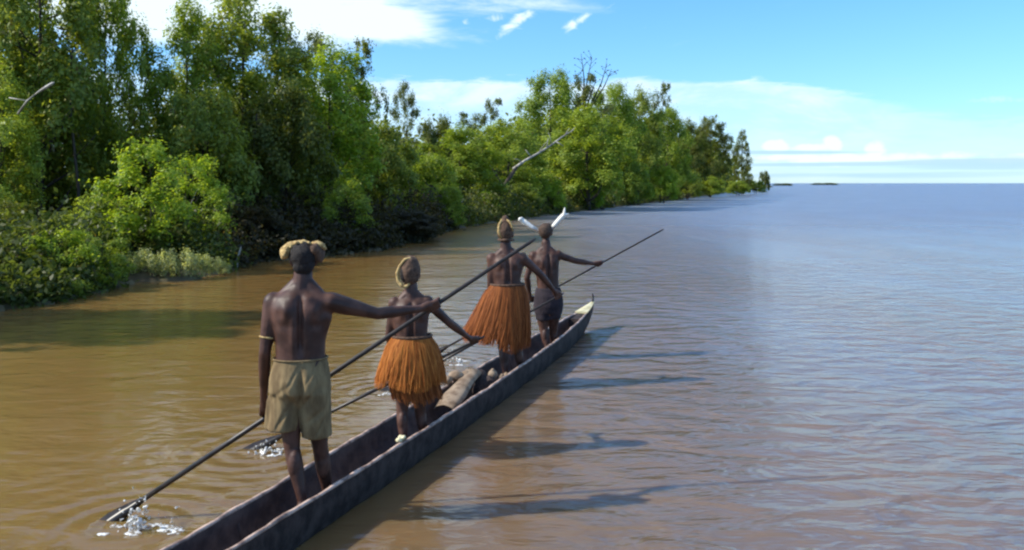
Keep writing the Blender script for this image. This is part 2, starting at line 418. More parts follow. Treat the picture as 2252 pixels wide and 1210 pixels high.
for i, p in enumerate(bank_pts):
    t = (bank_pts[min(i+1, len(bank_pts)-1)] - bank_pts[max(i-1, 0)]).normalized()
    n = Vector((-t.y, t.x, 0)); 
    if n.x > 0: n = -n
    row = []
    for off, z in ((-0.15, -.25), (0.05, .03), (0.5, .12), (1.6, .22), (5, .4), (14, .6), (60, .8)):
        if i == len(bank_pts)-1: off *= .05
        row.append(p + n*off*(1 if off < 2 else 1) + Vector((0, 0, z + (rnd.uniform(-.04, .05) if 0 < off < 6 else 0))))
    rows.append(row)
tb.rings(rows, cap=False, closed=False)
tag(tb.build('bank_ground', M['mud']), 'low muddy river bank under the trees', kind='structure')

# ------------------------------------------------------------------ foliage
def leaf_mesh(name, C, Nrm, size, seed, aspect=.5):
    r = np.random.default_rng(seed); n = len(C)
    Nrm = Nrm / np.linalg.norm(Nrm, axis=1, keepdims=True)
    a = r.normal(size=(n, 3)); a -= Nrm * (a*Nrm).sum(1, keepdims=True); a /= np.linalg.norm(a, axis=1, keepdims=True)
    b = np.cross(Nrm, a)
    s = (np.asarray(size) * r.uniform(.6, 1.35, n))[:, None]
    droop = Nrm * s * -.12
    V = np.empty((n, 4, 3)); V[:, 0] = C - a*s*.5 + droop; V[:, 1] = C + b*s*.5*aspect; V[:, 2] = C + a*s*.5 + droop; V[:, 3] = C - b*s*.5*aspect
    me = bpy.data.meshes.new(name)
    me.vertices.add(n*4); me.vertices.foreach_set('co', V.reshape(-1).astype(np.float32))
    me.loops.add(n*4); me.loops.foreach_set('vertex_index', np.arange(n*4, dtype=np.int32))
    me.polygons.add(n); me.polygons.foreach_set('loop_start', np.arange(0, n*4, 4, dtype=np.int32))
    at = me.attributes.new('shade', 'FLOAT', 'FACE'); at.data.foreach_set('value', r.uniform(0, 1, n).astype(np.float32))
    me.update(); me.validate(); me.materials.append(M['leaf'])
    return me

def crown_pts(seed, H, Rr, z0, nlobe, nclump, nleaf, lobe_r=1.0, clump_r=.33, prof='oval', zs=1.15):
    r = np.random.default_rng(seed); lobes = []
    for i in range(nlobe):
        t = (i + r.uniform(.1, .9))/nlobe; z = z0 + (H - z0 - lobe_r*.8)*t
        if prof == 'oval': pr = math.sin(math.pi*(.14 + .80*t))**.7
        elif prof == 'cone': pr = (1 - t)**.7*.95 + .12
        elif prof == 'umbrella': pr = (.35 + .65*math.sin(math.pi*min(1, .1+t*.85))**1.0)
        else: pr = math.sqrt(max(.05, 1 - (t*.9)**2))
        a = i*2.4 + r.uniform(-.5, .5); rr = Rr*pr*math.sqrt(r.uniform(.12, 1))*.85
        lr = lobe_r*r.uniform(.65, 1.2)*(1-.35*t)
        lobes.append((rr*math.cos(a), rr*math.sin(a), z, lr))
    C = []; Nn = []
    for (lx, ly, lz, lr) in lobes:
        m = max(3, int(nclump/nlobe*(lr/lobe_r)**1.6))
        d = r.normal(size=(m, 3)); d /= np.linalg.norm(d, axis=1, keepdims=True); d[:, 2] = np.where(d[:, 2] < -.35, -d[:, 2], d[:, 2])
        cc = np.array([lx, ly, lz]) + d*lr*r.uniform(.45, 1.08, (m, 1))*np.array([1, 1, zs])
        k = nleaf//nclump
        for c, dd in zip(cc, d):
            kk = int(k*r.uniform(.5, 1.5)); cr = clump_r*r.uniform(.6, 1.3)
            g = r.normal(size=(kk, 3))*cr*np.array([.6, .6, .75])
            C.append(c + g); Nn.append(dd*1.1 + r.normal(size=(kk, 3))*.6 + np.array([0, 0, .5]) + g/cr*.4)
    return np.concatenate(C), np.concatenate(Nn), lobes

def trunk_mb(lobes, H, z0, r0, seed, lean=.3, nstem=1):
    r = random.Random(seed); mb = MB()
    for sidx in range(nstem):
        ox, oy = (0, 0) if nstem == 1 else (r.uniform(-.3, .3), r.uniform(-.3, .3))
        bx, by = r.uniform(-lean, lean), r.uniform(-lean, lean)
        pts = []; rad = []
        for i in range(7):
            t = i/6; pts.append(Vector((ox + bx*t*t*2 + .1*math.sin(t*5+seed), oy + by*t*t*2 + .1*math.cos(t*4+seed), -.3 + (H*.86+.3)*t)))
            rad.append(r0*(1 - .85*t)*(1.35 if i == 0 else 1)/(1 if nstem == 1 else 1.4))
        mb.tube(pts, rad, 7)
        for j, (lx, ly, lz, lr) in enumerate(lobes):
            if j % nstem != sidx: continue
            t = max(.12, min(.85, (lz - lr*1.6)/(H*.86))); k = t*6; i0 = int(k)
            a = pts[i0].lerp(pts[min(6, i0+1)], k-i0); b = Vector((lx, ly, lz + lr*.4)); mid = a.lerp(b, .5) + Vector((0, 0, -.12*(b-a).length))
            rr = r0*(1-.85*t)*.5
            mb.tube([a, mid, b], [rr, rr*.65, rr*.2], 5)
            for q in range(2):
                e = b + Vector((r.uniform(-1, 1), r.uniform(-1, 1), r.uniform(-.2, 1)))*lr*.9
                mb.tube([mid.lerp(b, .6), e], [rr*.35, rr*.08], 4)
    return mb

PROTO = {}
def proto(key, leaf, **k):
    tr = k.pop('trunk', .14); nst = k.pop('nstem', 1); asp = k.pop('aspect', .5)
    C, Nn, lobes = crown_pts(**k)
    cm = leaf_mesh('crown_' + key, C, Nn, leaf, k['seed'], asp)
    tm = trunk_mb(lobes, k['H'], k['z0'], tr, k['seed'], nstem=nst).mesh('trunk_' + key)
    tm.materials.append(M['bark']); tm.polygons.foreach_set('use_smooth', [True]*len(tm.polygons))
    PROTO[key] = (cm, tm, k['H'], k['Rr'])
# tall trees 10 m high, 3 m crown radius
proto('tallA', .175, seed=3, H=10, Rr=2.9, z0=1.6, nlobe=28, nclump=400, nleaf=48000, lobe_r=1.15, clump_r=.38)
proto('tallB', .175, seed=5, H=10, Rr=2.7, z0=1.8, nlobe=30, nclump=380, nleaf=42000, lobe_r=1.05, clump_r=.34, zs=1.5)
proto('tallC', .175, seed=8, H=10, Rr=3.0, z0=3.2, nlobe=20, nclump=210, nleaf=21000, lobe_r=1.0, clump_r=.30, prof='umbrella')
proto('thin', .175, seed=12, H=10, Rr=2.2, z0=3.5, nlobe=13, nclump=90, nleaf=7500, lobe_r=.8, clump_r=.26, prof='umbrella', trunk=.10)
proto('cone', .175, seed=14, H=10, Rr=2.6, z0=1.0, nlobe=26, nclump=260, nleaf=22000, lobe_r=.85, clump_r=.3, prof='cone')
proto('round', .175, seed=17, H=6, Rr=2.8, z0=.9, nlobe=24, nclump=320, nleaf=34000, lobe_r=.95, clump_r=.3, prof='dome', trunk=.09, nstem=2)
proto('shrub', .11, seed=21, H=3, Rr=1.5, z0=.25, nlobe=16, nclump=200, nleaf=15000, lobe_r=.5, clump_r=.19, prof='dome', trunk=.035, nstem=3)
proto('sapling', .135, seed=23, H=5, Rr=1.5, z0=.8, nlobe=18, nclump=180, nleaf=11000, lobe_r=.55, clump_r=.22, prof='oval', trunk=.05, nstem=2)
proto('weeds', .115, seed=27, H=1, Rr=1.0, z0=.1, nlobe=16, nclump=120, nleaf=3600, lobe_r=.30, clump_r=.13, prof='dome', trunk=.012, nstem=3, aspect=.4)

G_OLIVE = (0.245, 0.325, 0.055); G_DARK = (0.15, 0.19, 0.034); G_BRIGHT = (0.30, 0.44, 0.042)
G_MID = (0.25, 0.36, 0.045); G_YEL = (0.31, 0.42, 0.060); G_BLUE = (0.16, 0.205, 0.070); G_PALE = (0.42, 0.48, 0.24); G_SHADE = (0.060, 0.055, 0.020)  # G_SHADE: darkness of the bank hollow put into the leaf tint
def plant(name, key, px, top, wpx, d, rz, tint, label, cat, group, pale=None):
    cm, tm, H, Rr = PROTO[key]
    x = (px - CX)/F_PX*d; zt = CAM_H - (top - HORIZON)/F_PX*d; w = wpx/F_PX*d
    e = empty(name, (x, d, 0.05), rz); s = w/(2*Rr)*1.12; e.scale = (s, s, (zt-.05)/H*1.0)
    tag(e, label, cat, group)
    t = bpy.data.objects.new('trunk', tm); COL.objects.link(t); t.parent = e
    c = bpy.data.objects.new('crown', cm); COL.objects.link(c); c.parent = e; c.color = (*tint, 1)
    return e
TG, SG = 'mangrove trees along the river bank', 'shrubs and saplings at the water edge'
TREES = [
 (-620, -230, 460, 12.6, 'tallB', G_OLIVE, 'rounded tree on the near bank beyond the left edge, shading the water'),
 (-800, -300, 460, 11.6, 'tallA', G_OLIVE, 'tall tree on the near bank, farthest out beyond the left edge'),
 # px, top, w, d, kind, tint, label
 (-40, -180, 330, 27, 'tallA', G_MID, 'huge tree cut off by the left edge of the picture'),
 (-8, 150, 190, 23, 'tallB', G_YEL, 'yellow-green tree cut by the left edge, beside the short white branch'),
 (95, -210, 300, 25, 'tallB', G_OLIVE, 'tall olive tree rising out of the top left corner'),
 (226, -120, 170, 27.5, 'tallA', G_YEL, 'tall yellow-green tree just left of the first gap of sky'),
 (288, 185, 90, 33, 'thin', G_BLUE, 'sparse dark tree with sky showing through it, below the white gap at top left'),
 (412, 5, 200, 29, 'tallB', G_MID, 'tall tree right of the first sky gap with uneven green top'),
 (530, -25, 280, 31, 'tallA', G_OLIVE, 'broad olive tree touching the top edge, highest of the left wood'),
 (610, 22, 170, 36, 'thin', G_BLUE, 'thin bluish crown peeping above and right of the broad olive tree'),
 (690, 60, 190, 37, 'tallC', G_BLUE, 'grey-green loose tree top between the broad olive tree and the spindly one'),
 (735, 105, 240, 33, 'tallB', G_BRIGHT, 'bright light-green tree above the young shrub in the dark hollow'),
 (792, 62, 110, 38, 'thin', G_DARK, 'spindly dark tree with separate leaf tufts against blue sky, right end of the left wood'),
 (620, 170, 230, 29, 'round', G_DARK, 'dark shaded tree filling the middle of the left wood'),
 (450, 175, 230, 26.5, 'round', G_OLIVE, 'rounded olive tree behind the bright sapling, left half of the wood'),
 (888, 178, 92, 56, 'tallC', G_BLUE, 'small lone slender tree standing apart in the dip between the two woods'),
 (840, 262, 170, 40, 'round', G_OLIVE, 'olive rounded tree under the small lone tree'),
 (965, 246, 100, 58, 'round', G_DARK, 'dark domed tree top just right of the small lone tree'),
 (930, 330, 170, 43, 'round', G_MID, 'low green tree hanging over the dark hollow of the bank'),
 (1035, 236, 120, 72, 'thin', G_BLUE, 'small feathery dark tree top behind the mid bank'),
 (1010, 282, 190, 52, 'tallB', G_MID, 'green tree behind the head of the skirted paddler'),
 (1078, 205, 90, 75, 'thin', G_BLUE, 'wispy tree top left of the tallest domed tree of the far wood'),
 (1115, 262, 180, 60, 'tallA', G_YEL, 'yellowish tree directly left of the fallen white trunk'),
 (1215, 148, 150, 72, 'tallA', G_MID, 'tallest domed tree of the far wood, dense and bright'),
 (1282, 150, 120, 75, 'thin', G_BLUE, 'half bare tree with twigs sticking above the far wood'),
 (1290, 240, 190, 68, 'tallB', G_YEL, 'yellow-green tree behind the upper end of the white fallen trunk'),
 (1350, 180, 130, 84, 'tallA', G_MID, 'green tree right of the half bare one, on the far wood'),
 (1410, 200, 120, 94, 'tallB', G_OLIVE, 'olive tree left of the tuft-topped tree on the far wood'),
 (1456, 168, 66, 108, 'thin', G_DARK, 'thin tree with a few dark tufts sticking up, right part of the far wood'),
 (1468, 235, 110, 106, 'tallA', G_MID, 'sloping green tree under the tuft-topped tree'),
 (1515, 268, 90, 124, 'tallB', G_DARK, 'dark tree where the far wood steps down towards the sea'),
 (1560, 256, 92, 142, 'tallA', G_DARK, 'last broad dark tree before the lone conical one on the point'),
 (1632, 280, 52, 168, 'cone', G_DARK, 'narrow conical tree standing alone near the end of the point'),
 (1681, 374, 26, 205, 'round', G_DARK, 'tiny round tree at the very tip of the point'),
]
for i, (px, top, w, d, key, tint, lab) in enumerate(TREES):
    plant('mangrove_tree', key, px, top, w, d, i*1.9+.4, tint, lab, 'tree', TG)
SHRUBS = [
 (318, 292, 190, 20.8, 'sapling', G_BRIGHT, 'tall bright green sapling in sunlight left of centre of the wood'),
 (430, 330, 150, 22.5, 'sapling', G_BRIGHT, 'second bright sapling, right of and behind the tallest bright one'),
 (222, 425, 210, 21.4, 'round', G_YEL, 'leafy yellow-green bush at the foot of the tallest bright sapling'),
 (120, 500, 180, 17.0, 'shrub', G_BRIGHT, 'bright glossy shrub close to the water at the left'),
 (205, 515, 160, 17.8, 'shrub', G_MID, 'mid-green shrub beside the glossy one, over the dark water edge'),
 (22, 615, 120, 15.3, 'shrub', G_PALE, 'low grey-green shrub in the bottom left of the bank, cut off by the edge'),
 (10, 430, 160, 19.5, 'sapling', G_DARK, 'dark sapling in shade at the left edge of the picture'),
 (345, 470, 200, 21.5, 'shrub', G_DARK, 'dark shrub under the bright saplings, behind the pale weeds'),
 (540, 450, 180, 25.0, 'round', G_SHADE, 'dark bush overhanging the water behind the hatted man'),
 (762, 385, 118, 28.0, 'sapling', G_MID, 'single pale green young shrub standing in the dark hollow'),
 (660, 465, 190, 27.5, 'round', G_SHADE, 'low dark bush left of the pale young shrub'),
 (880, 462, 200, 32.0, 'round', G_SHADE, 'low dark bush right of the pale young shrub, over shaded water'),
 (965, 400, 120, 40, 'round', G_MID, 'leafy green bush where the dark hollow ends'),
 (1065, 418, 76, 50.5, 'round', G_BRIGHT, 'round bright bush by the water, left of the white head feathers'),
 (1140, 400, 110, 57, 'round', G_OLIVE, 'olive bush behind the white head feathers'),
 (1205, 388, 78, 60.5, 'round', G_BRIGHT, 'bright bush right of the white head feathers, with a dark base'),
 (1292, 385, 74, 69, 'round', G_BRIGHT, 'round light bush over the dark snag at the water edge'),
 (1352, 372, 44, 76, 'sapling', G_YEL, 'narrow upright yellowish bush with pale stem at the water'),
 (1400, 352, 84, 84, 'round', G_MID, 'bush in the middle of the far bank'),
 (1455, 362, 80, 94, 'round', G_BRIGHT, 'bright bush on the far bank below the tuft-topped tree'),
 (1512, 372, 70, 112, 'round', G_OLIVE, 'olive bush near the grassy edge of the far bank'),
 (1562, 386, 70, 132, 'round', G_YEL, 'low rounded sunlit bush left of the lone conical tree'),
 (1622, 396, 60, 150, 'round', G_YEL, 'flat low bush at the foot of the conical tree'),
 (1662, 396, 44, 170, 'round', G_MID, 'last low bush before the tip of the point'),
]
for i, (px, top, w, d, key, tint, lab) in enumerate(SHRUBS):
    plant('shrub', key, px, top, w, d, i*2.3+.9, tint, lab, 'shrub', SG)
WEEDS = [(270, 556, 70, 19.1, 'pale weeds at the left end of the low green strip by the water'), (318, 548, 74, 19.3, 'pale weeds right of the dark water nook, second on the strip'),
         (362, 550, 80, 19.2, 'tall pale weeds in the middle of the low strip'), (408, 548, 80, 19.3, 'grey-leaved weeds under the thin pale stem on the low strip'),
         (450, 560, 76, 19.6, 'yellowish weeds overhanging the water on the low strip'), (488, 572, 50, 20.2, 'small weeds at the right tip of the low strip, near the leaning stake'),
         (15, 628, 90, 15.0, 'pale weeds trailing in the water in the bottom left corner of the bank'), (78, 622, 90, 15.6, 'weeds at the water second from the left edge'),
         (150, 610, 100, 16.2, 'weeds under the glossy shrub at the water edge'), (215, 585, 100, 17.2, 'weeds under the mid-green shrub, left of the dark water nook')]
for i, (px, top, w, d, lab) in enumerate(WEEDS):
    plant('weed_clump', 'weeds', px, top, w, d, i*1.3, G_PALE if i < 7 else G_MID, lab, 'weeds', 'pale weeds at the water edge')

# the mass of the wood behind and between those trees
def mass():
    r = np.random.default_rng(77); C = []; Nn = []; S_ = []
    top_x = [-400, 0, 230, 262, 300, 340, 420, 560, 700, 820, 850, 900, 960, 1010, 1100, 1200, 1300, 1400, 1480, 1560, 1600, 1650]
    top_y = [40, 90, 170, 270, 290, 230, 200, 190, 230, 265, 290, 330, 300, 320, 300, 250, 235, 255, 290, 320, 385, 400]
    for k in range(5200):
        px = r.uniform(-420, 1585); d0 = bank_depth(px); d = d0*r.uniform(1.45, 1.75) + (5 if d0 < 30 else 10)
        tz = CAM_H - (np.interp(px, top_x, top_y) - HORIZON + 40)/F_PX*d*.9
        z = r.uniform(0.02, 1)**.8*tz*.97 + .2
        cr = .016*d; n = 30
        g = r.normal(size=(n, 3))*cr*np.array([.8, .8, 1]); c = np.array([(px-CX)/F_PX*d, d, z])
        C.append(c+g); Nn.append(r.normal(size=(n, 3)) + np.array([-.2, -.4, .6])); S_.append(np.full(n, .0062*d))
    C = np.concatenate(C); C[:, 2] = np.maximum(C[:, 2], .1)
    me = leaf_mesh('wood_foliage', C, np.concatenate(Nn), np.concatenate(S_), 5, .6)
    o = link('forest', me, smooth=False); o.color = (*G_DARK, 1)
    tag(o, 'dense dark green wood filling the bank behind the separate trees', 'forest', kind='stuff')
mass()

# thin trunks standing in the shade of the wood
tr = [(168, 110, 600, 24.6, .05, 'thin dark trunk left of the bright saplings'), (405, 470, 560, 22.2, .05, 'thin pale stem in front of the dark hollow at left'),
      (560, 250, 560, 28, .05, 'slender trunk in the deep shade behind the hatted man'),
      (985, 430, 500, 41, .06, 'small pale trunk at the end of the dark hollow'), (1349, 395, 448, 78, .10, 'pale upright stem at the water on the far bank')]
for px, t, b_, d, r_, lab in tr:
    mb = MB(); a = P(px, b_, d); a.z = -.2; b = P(px + rnd.uniform(-10, 10), t, d)
    mb.tube([a, a.lerp(b, .35) + Vector((.1, 0, 0)), a.lerp(b, .7) - Vector((.08, 0, 0)), b], [r_, r_*.85, r_*.7, r_*.4], 7)
    for k in range(4):
        s = a.lerp(b, .5 + .12*k); mb.tube([s, s + Vector((rnd.uniform(-.8, .8), rnd.uniform(-.3, .3), rnd.uniform(.4, .9)))], [r_*.35, r_*.1], 5)
    o = mb.build('bare_tree', M['pale_bark' if 'pale' in lab else 'bark']); tag(o, lab, 'tree trunk', 'bare trunks in the wood')

# bleached fallen trunk leaning over the far bank
mb = MB()
a = P(1128, 372, 56.5); b = P(1262, 286, 57.5)
pts = [a.lerp(b, t) + Vector((0, 0, .05*math.sin(t*9))) for t in (0, .2, .4, .6, .8, 1)]
mb.tube(pts, [.085, .075, .065, .055, .042, .02], 8)
for t, dx, dz in ((.3, -.4, .5), (.55, .1, .6), (.7, .5, -.3), (.85, .3, .5)):
    s = a.lerp(b, t); mb.tube([s, s + Vector((dx, -.1, dz))], [.05, .015], 5)
for t, dx, dz in ((.15, -.6, .3), (.42, .5, .7), (.62, -.2, .8), (.95, .3, .3)):
    s = a.lerp(b, t); e = s + Vector((dx, -.2, dz)); mb.tube([s, s.lerp(e, .5) + Vector((.05, 0, .08)), e], [.03, .018, .006], 5)
g = P(1078, 470, 56.5); mb2 = MB(); mb2.tube([g, g.lerp(a, .5) + Vector((.15, 0, .3)), a.lerp(b, .06)], [.17, .14, .11], 8)
mb2.tube([g.lerp(a, .6), g.lerp(a, .6) + Vector((-.9, .2, 1.4))], [.07, .02], 5)
ft = mb2.build('trunk_foot', M['bark'])
ft2 = tag(mb.build('fallen_trunk', M['pale_bark']), 'bleached white dead trunk slanting up across the far green wood', 'dead tree'); ft.parent = ft2
mb = MB(); a = P(78, 207, 20.0); b = P(119, 181, 19.6)
mb.tube([a, a.lerp(b, .25), a.lerp(b, .6), a.lerp(b, .9), b], [.012, .030, .036, .030, .010], 8)
c = P(120, 330, 21); 
mb.tube([P(40, 250, 20.6), P(60, 222, 20.3), a], [.03, .024, .014], 6); mb.tube([P(20, 215, 20.6), P(60, 222, 20.3)], [.010, .014], 5)
tag(mb.build('dead_branch', M['pale_bark']), 'short white broken branch hanging in the foliage at the upper left', 'branch')
# bare twigs over the domed tree, leaning stake, dark snag
mb = MB(); a = P(1285, 260, 75)
for ex, ey in ((1278, 118), (1302, 128), (1335, 140), (1345, 152), (1312, 175), (1260, 165), (1240, 190)):
    e = P(ex, ey, 75); mid = a.lerp(e, .55) + Vector((rnd.uniform(-.5, .5), 0, .4))
    mb.tube([a, mid, e], [.09, .05, .018], 5)
    for k in range(6):
        s = mid.lerp(e, rnd.uniform(.3, 1)); q = s + Vector((rnd.uniform(-.8, .8), rnd.uniform(-.4, .4), rnd.uniform(.1, .8))); mb.tube([s, q], [.02, .008], 4)
        mb.ellipsoid(q, .06, .06, .05, n=6, m=4)
tag(mb.build('bare_tree', M['bark']), 'leafless twiggy tree top sticking above the far wood against the sky', 'tree')
mb = MB(); mb.tube([P(517, 592, 21.8) - Vector((0, 0, .3)), P(522, 570, 21.8), P(530, 543, 21.9)], [.035, .03, .015], 6)
tag(mb.build('leaning_stake', M['pale_bark']), 'short pale stick leaning out of the water at the end of the weed strip', 'stick')
mb = MB(); c = P(1303, 457, 70); 
mb.tube([c + Vector((-.8, 0, -.2)), c + Vector((-.3, .1, .25)), c + Vector((.5, .1, .2)), c + Vector((.9, 0, -.2))], [.16, .22, .2, .1], 7)
tag(mb.build('driftwood_snag', M['net']), 'dark snag lying at the water edge below the round light bush', 'driftwood')
for px, py, w, d, lab in ((1722, 407, 44, 640, 'low dark islet just off the tip of the point'), (1815, 404, 60, 900, 'faint flat islet on the horizon right of the point')):
    plant('far_islet', 'round', px, HORIZON - (1 if d > 700 else 0), w, d, .5, G_DARK, lab, 'islet', 'far islets on the horizon')

# grass along the far bank and reeds near
def grass_strip():
    r = np.random.default_rng(9); C = []; Nn = []; S_ = []
    for k in range(26000):
        px = r.uniform(990, 1690); d = bank_depth(px)*r.uniform(1.0, 1.05) + r.uniform(0, .6)
        C.append(((px-CX)/F_PX*d, d, abs(r.normal())*.12 + .05)); Nn.append((r.normal()*.4, -1, .2 + r.normal()*.2)); S_.append(.20 + .0012*d)
    me = leaf_mesh('grass_strip', np.array(C), np.array(Nn), np.array(S_), 3, .3)
    o = link('bank_grass', me, smooth=False); o.color = (0.15, 0.14, 0.04, 1)
    tag(o, 'thin strip of olive grass along the water edge of the far bank', 'grass', kind='stuff')
grass_strip()
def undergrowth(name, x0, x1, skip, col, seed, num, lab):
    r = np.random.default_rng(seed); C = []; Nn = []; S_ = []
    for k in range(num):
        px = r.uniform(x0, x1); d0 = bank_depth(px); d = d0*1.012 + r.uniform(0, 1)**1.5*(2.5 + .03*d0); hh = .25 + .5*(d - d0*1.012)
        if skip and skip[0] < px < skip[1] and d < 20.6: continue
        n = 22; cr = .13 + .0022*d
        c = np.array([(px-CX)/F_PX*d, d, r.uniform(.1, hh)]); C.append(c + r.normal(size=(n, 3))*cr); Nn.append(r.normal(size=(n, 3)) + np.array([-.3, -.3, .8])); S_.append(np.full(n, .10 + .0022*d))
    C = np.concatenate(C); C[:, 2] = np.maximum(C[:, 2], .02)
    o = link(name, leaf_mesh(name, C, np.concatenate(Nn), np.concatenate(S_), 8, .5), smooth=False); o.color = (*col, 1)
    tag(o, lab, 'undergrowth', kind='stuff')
undergrowth('undergrowth', -400, 505, (235, 520), (0.09, 0.13, 0.028), 19, 1300, 'dark green leafy undergrowth trailing into the water along the left bank')
undergrowth('undergrowth', 1000, 1500, None, (0.10, 0.13, 0.028), 29, 700, 'low green undergrowth along the water edge of the far bank')
undergrowth('shade_tinted_thicket', 505, 1000, None, (0.050, 0.048, 0.022), 39, 1000, 'leafy thicket coloured blackish brown as the shade in the hollow of the bank')  # leaves tinted near black, shade under the trees put into their colour
# ------------------------------------------------------------------ canoe
HEAD = math.atan(.328); UX = Vector((math.sin(HEAD), math.cos(HEAD), 0)); NX = Vector((math.cos(HEAD), -math.sin(HEAD), 0))   # along, to the right
ORG = Vector((-1.43, 5.0, 0))
def cl(d): return ORG + Vector((.328*(d-5), d-5, 0))      # centre line at depth d
def canoe():
    root = empty('dugout_canoe', cl(7)); tag(root, 'long narrow dark dugout canoe with a cream carved bow, carrying four people', 'canoe')
    inv = Matrix.Translation(-cl(7))
    # stations: depth, half width at rim, rim height, keel depth
    ST = [(2.6, .02, .30, -.02), (2.9, .10, .27, -.08), (3.6, .145, .25, -.11), (4.6, .165, .24, -.12), (5.6, .185, .235, -.12), (6.6, .205, .235, -.12), (7.4, .21, .235, -.12),
          (8.4, .205, .235, -.12), (9.4, .195, .24, -.12), (10.4, .18, .25, -.11), (11.2, .155, .265, -.09), (11.9, .115, .285, -.05), (12.3, .075, .30, .0)]
    def section(d, hw, rz, kz, inner):
        c = cl(d); pts = []
        if inner:
            hw = max(.006, hw-.022); kz = min(kz + .10, rz-.03)
        for k in range(15):
            a = math.pi*k/14; x = -math.cos(a); s = math.sin(a)
            xx = hw*(abs(x)**.92)*(1 if x > 0 else -1)*(1.0 + .06*s*abs(x)); zz = rz + (kz-rz)*(s**.80)
            wob = (.006*math.sin(d*5.1+k*.7) + .004*math.sin(d*11+k*.9) + .003*math.sin(d*29+k*1.7))*(.35 + .65*s)
            pts.append(c + NX*(xx + wob) + Vector((0, 0, zz)))
        return pts
    dens = []
    for i in range(len(ST)-1):
        for k in range(12):
            t = k/12; dens.append(tuple(ST[i][j]*(1-t) + ST[i+1][j]*t for j in range(4)))
    dens.append(ST[-1])
    # smooth the widths
    arr = np.array(dens)
    for _ in range(3): arr[1:-1, 1:] = (arr[:-2, 1:] + 2*arr[1:-1, 1:] + arr[2:, 1:])/4
    dens = [tuple(r) for r in arr]
    out = MB(); out.rings([section(*s, False) for s in dens], cap=False, closed=False)
    inn = MB(); inn.rings([section(*s, True)[::-1] for s in dens], cap=False, closed=False)
    # close the ends of the outer shell
    for mb, idx in ((out, 0), (out, len(dens)-1)):
        mb.f.append(tuple(idx*15 + j for j in range(15)))
    for mb, nm, mt in ((out, 'hull', M['hull']), (inn, 'hull_inside', M['hull_in'])):
        o = mb.build(nm, mt, root); o.data.transform(inv)
    for side in (-1, 1):
        mb = MB(); rings = []
        for s in dens:
            o_ = section(*s, False)[0 if side < 0 else 14]; i_ = section(*s, True)[0 if side < 0 else 14]
            c = (o_+i_)/2; w = (o_-i_).length/2 + .002; z = .007 + .003*math.sin(s[0]*23) + .003*math.sin(s[0]*9.1)
            rings.append([c + NX*w + Vector((0, 0, -.008)), c + NX*w*.8 + Vector((0, 0, z)), c - NX*w*.8 + Vector((0, 0, z)), c - NX*w + Vector((0, 0, -.008))])
        mb.rings(rings); o = mb.build('gunwale', M['rim'], root); o.data.transform(inv)
    # carved bow: pale wedge with a raised flat top and a curled tip
    c0 = cl(12.02)
    def sec(d, hw, zt, zb):
        c = cl(d); return [c - NX*hw + Vector((0, 0, zt)), c + Vector((0, 0, zt + .012)), c + NX*hw + Vector((0, 0, zt)), c + NX*hw*.55 + Vector((0, 0, (zt+zb)/2)), c + Vector((0, 0, zb)), c - NX*hw*.55 + Vector((0, 0, (zt+zb)/2))]
    mb = MB(); mb.rings([sec(12.28, .092, .318, .23), sec(12.45, .078, .326, .16), sec(12.65, .058, .340, .16), sec(12.85, .035, .355, .20), sec(13.0, .018, .375, .28)])
    o = mb.build('bow_carving', M['cream'], root, smooth=False); o.data.transform(inv)
    mb = MB(); mb.rings([sec(11.95, .115, .26, -.05), sec(12.4, .079, .295, -.02), sec(12.75, .046, .318, .10), sec(12.95, .02, .342, .22)])
    o = mb.build('bow_underside', M['hull'], root, smooth=False); o.data.transform(inv)
    mb = MB(); pts = []
    for k in range(8):
        a = k/7; pts.append(cl(12.93 + .16*a - .10*a*a) + Vector((0, 0, .36 + .13*a)) - UX*(.09*max(0, a-.6)*2))
    mb.tube(pts, [.020, .018, .016, .014, .012, .011, .009, .005], 7)
    o = mb.build('bow_hook', M['pole'], root); o.data.transform(inv)
    # ribs of rough adze marks inside (shallow cross ridges)
    mb = MB(); mb2 = MB()
    for d in (4.3, 5.05, 7.45, 9.75, 11.3):
        s = min(dens, key=lambda q: abs(q[0]-d)); ring = section(*s, True)[1:-1]
        mb.tube([p + Vector((0, 0, -.002)) for p in ring], .009, 6)
    o = mb.build('inner_ridges', M['hull_in'], root); o.data.transform(inv); o['kind'] = 'stuff'
canoe()

# ------------------------------------------------------------------ paddles
def line_at(a, b, px):
    """point of the line a-b seen in direction px"""
    k = (px - CX)/F_PX
    t = (k*a.y - a.x)/((b.x-a.x) - k*(b.y-a.y)); return a + (b-a)*t
PAD = {}
def paddle(key, tip_px, tip_py, hpx, hpy, hd, top_px, r, lab, blade=.055):
    T = P(tip_px, tip_py, waterd(tip_py)); H = P(hpx, hpy, hd); u = (H-T).normalized(); top = line_at(T, H, top_px)
    root = empty('paddle', T); tag(root, lab, 'paddle', 'long paddles held by the canoe crew')
    sub = T - u*.28
    mb = MB(); mb.tube([T + u*.18, T + u*1.0, T.lerp(top, .6), top - u*.04, top], [r, r, r*.92, r*.75, r*.4], 10)
    o = mb.build('shaft', M['pole'], root); o.data.transform(Matrix.Translation(-T))
    side = u.cross(Vector((0, 0, 1))).normalized()*.55 + u.cross(side0 := u.cross(Vector((0, 0, 1)))).normalized()*.83; side.normalize(); th = u.cross(side)
    rings = []
    for q, w in ((-.30, .02), (-.18, .8), (0, 1), (.12, .7), (.22, .34), (.30, .2)):
        p = T + u*q; rings.append([p + side*blade*w, p + th*.010, p - side*blade*w, p - th*.010])
    mb = MB(); mb.rings(rings); o = mb.build('blade', M['pole'], root); o.data.transform(Matrix.Translation(-T))
    PAD[key] = (T, H, u, r)
paddle('A', 245, 1145, 955, 673, 5.86, 1178, .017, 'long black paddle of the hatted man, its blade in the splash at bottom left')
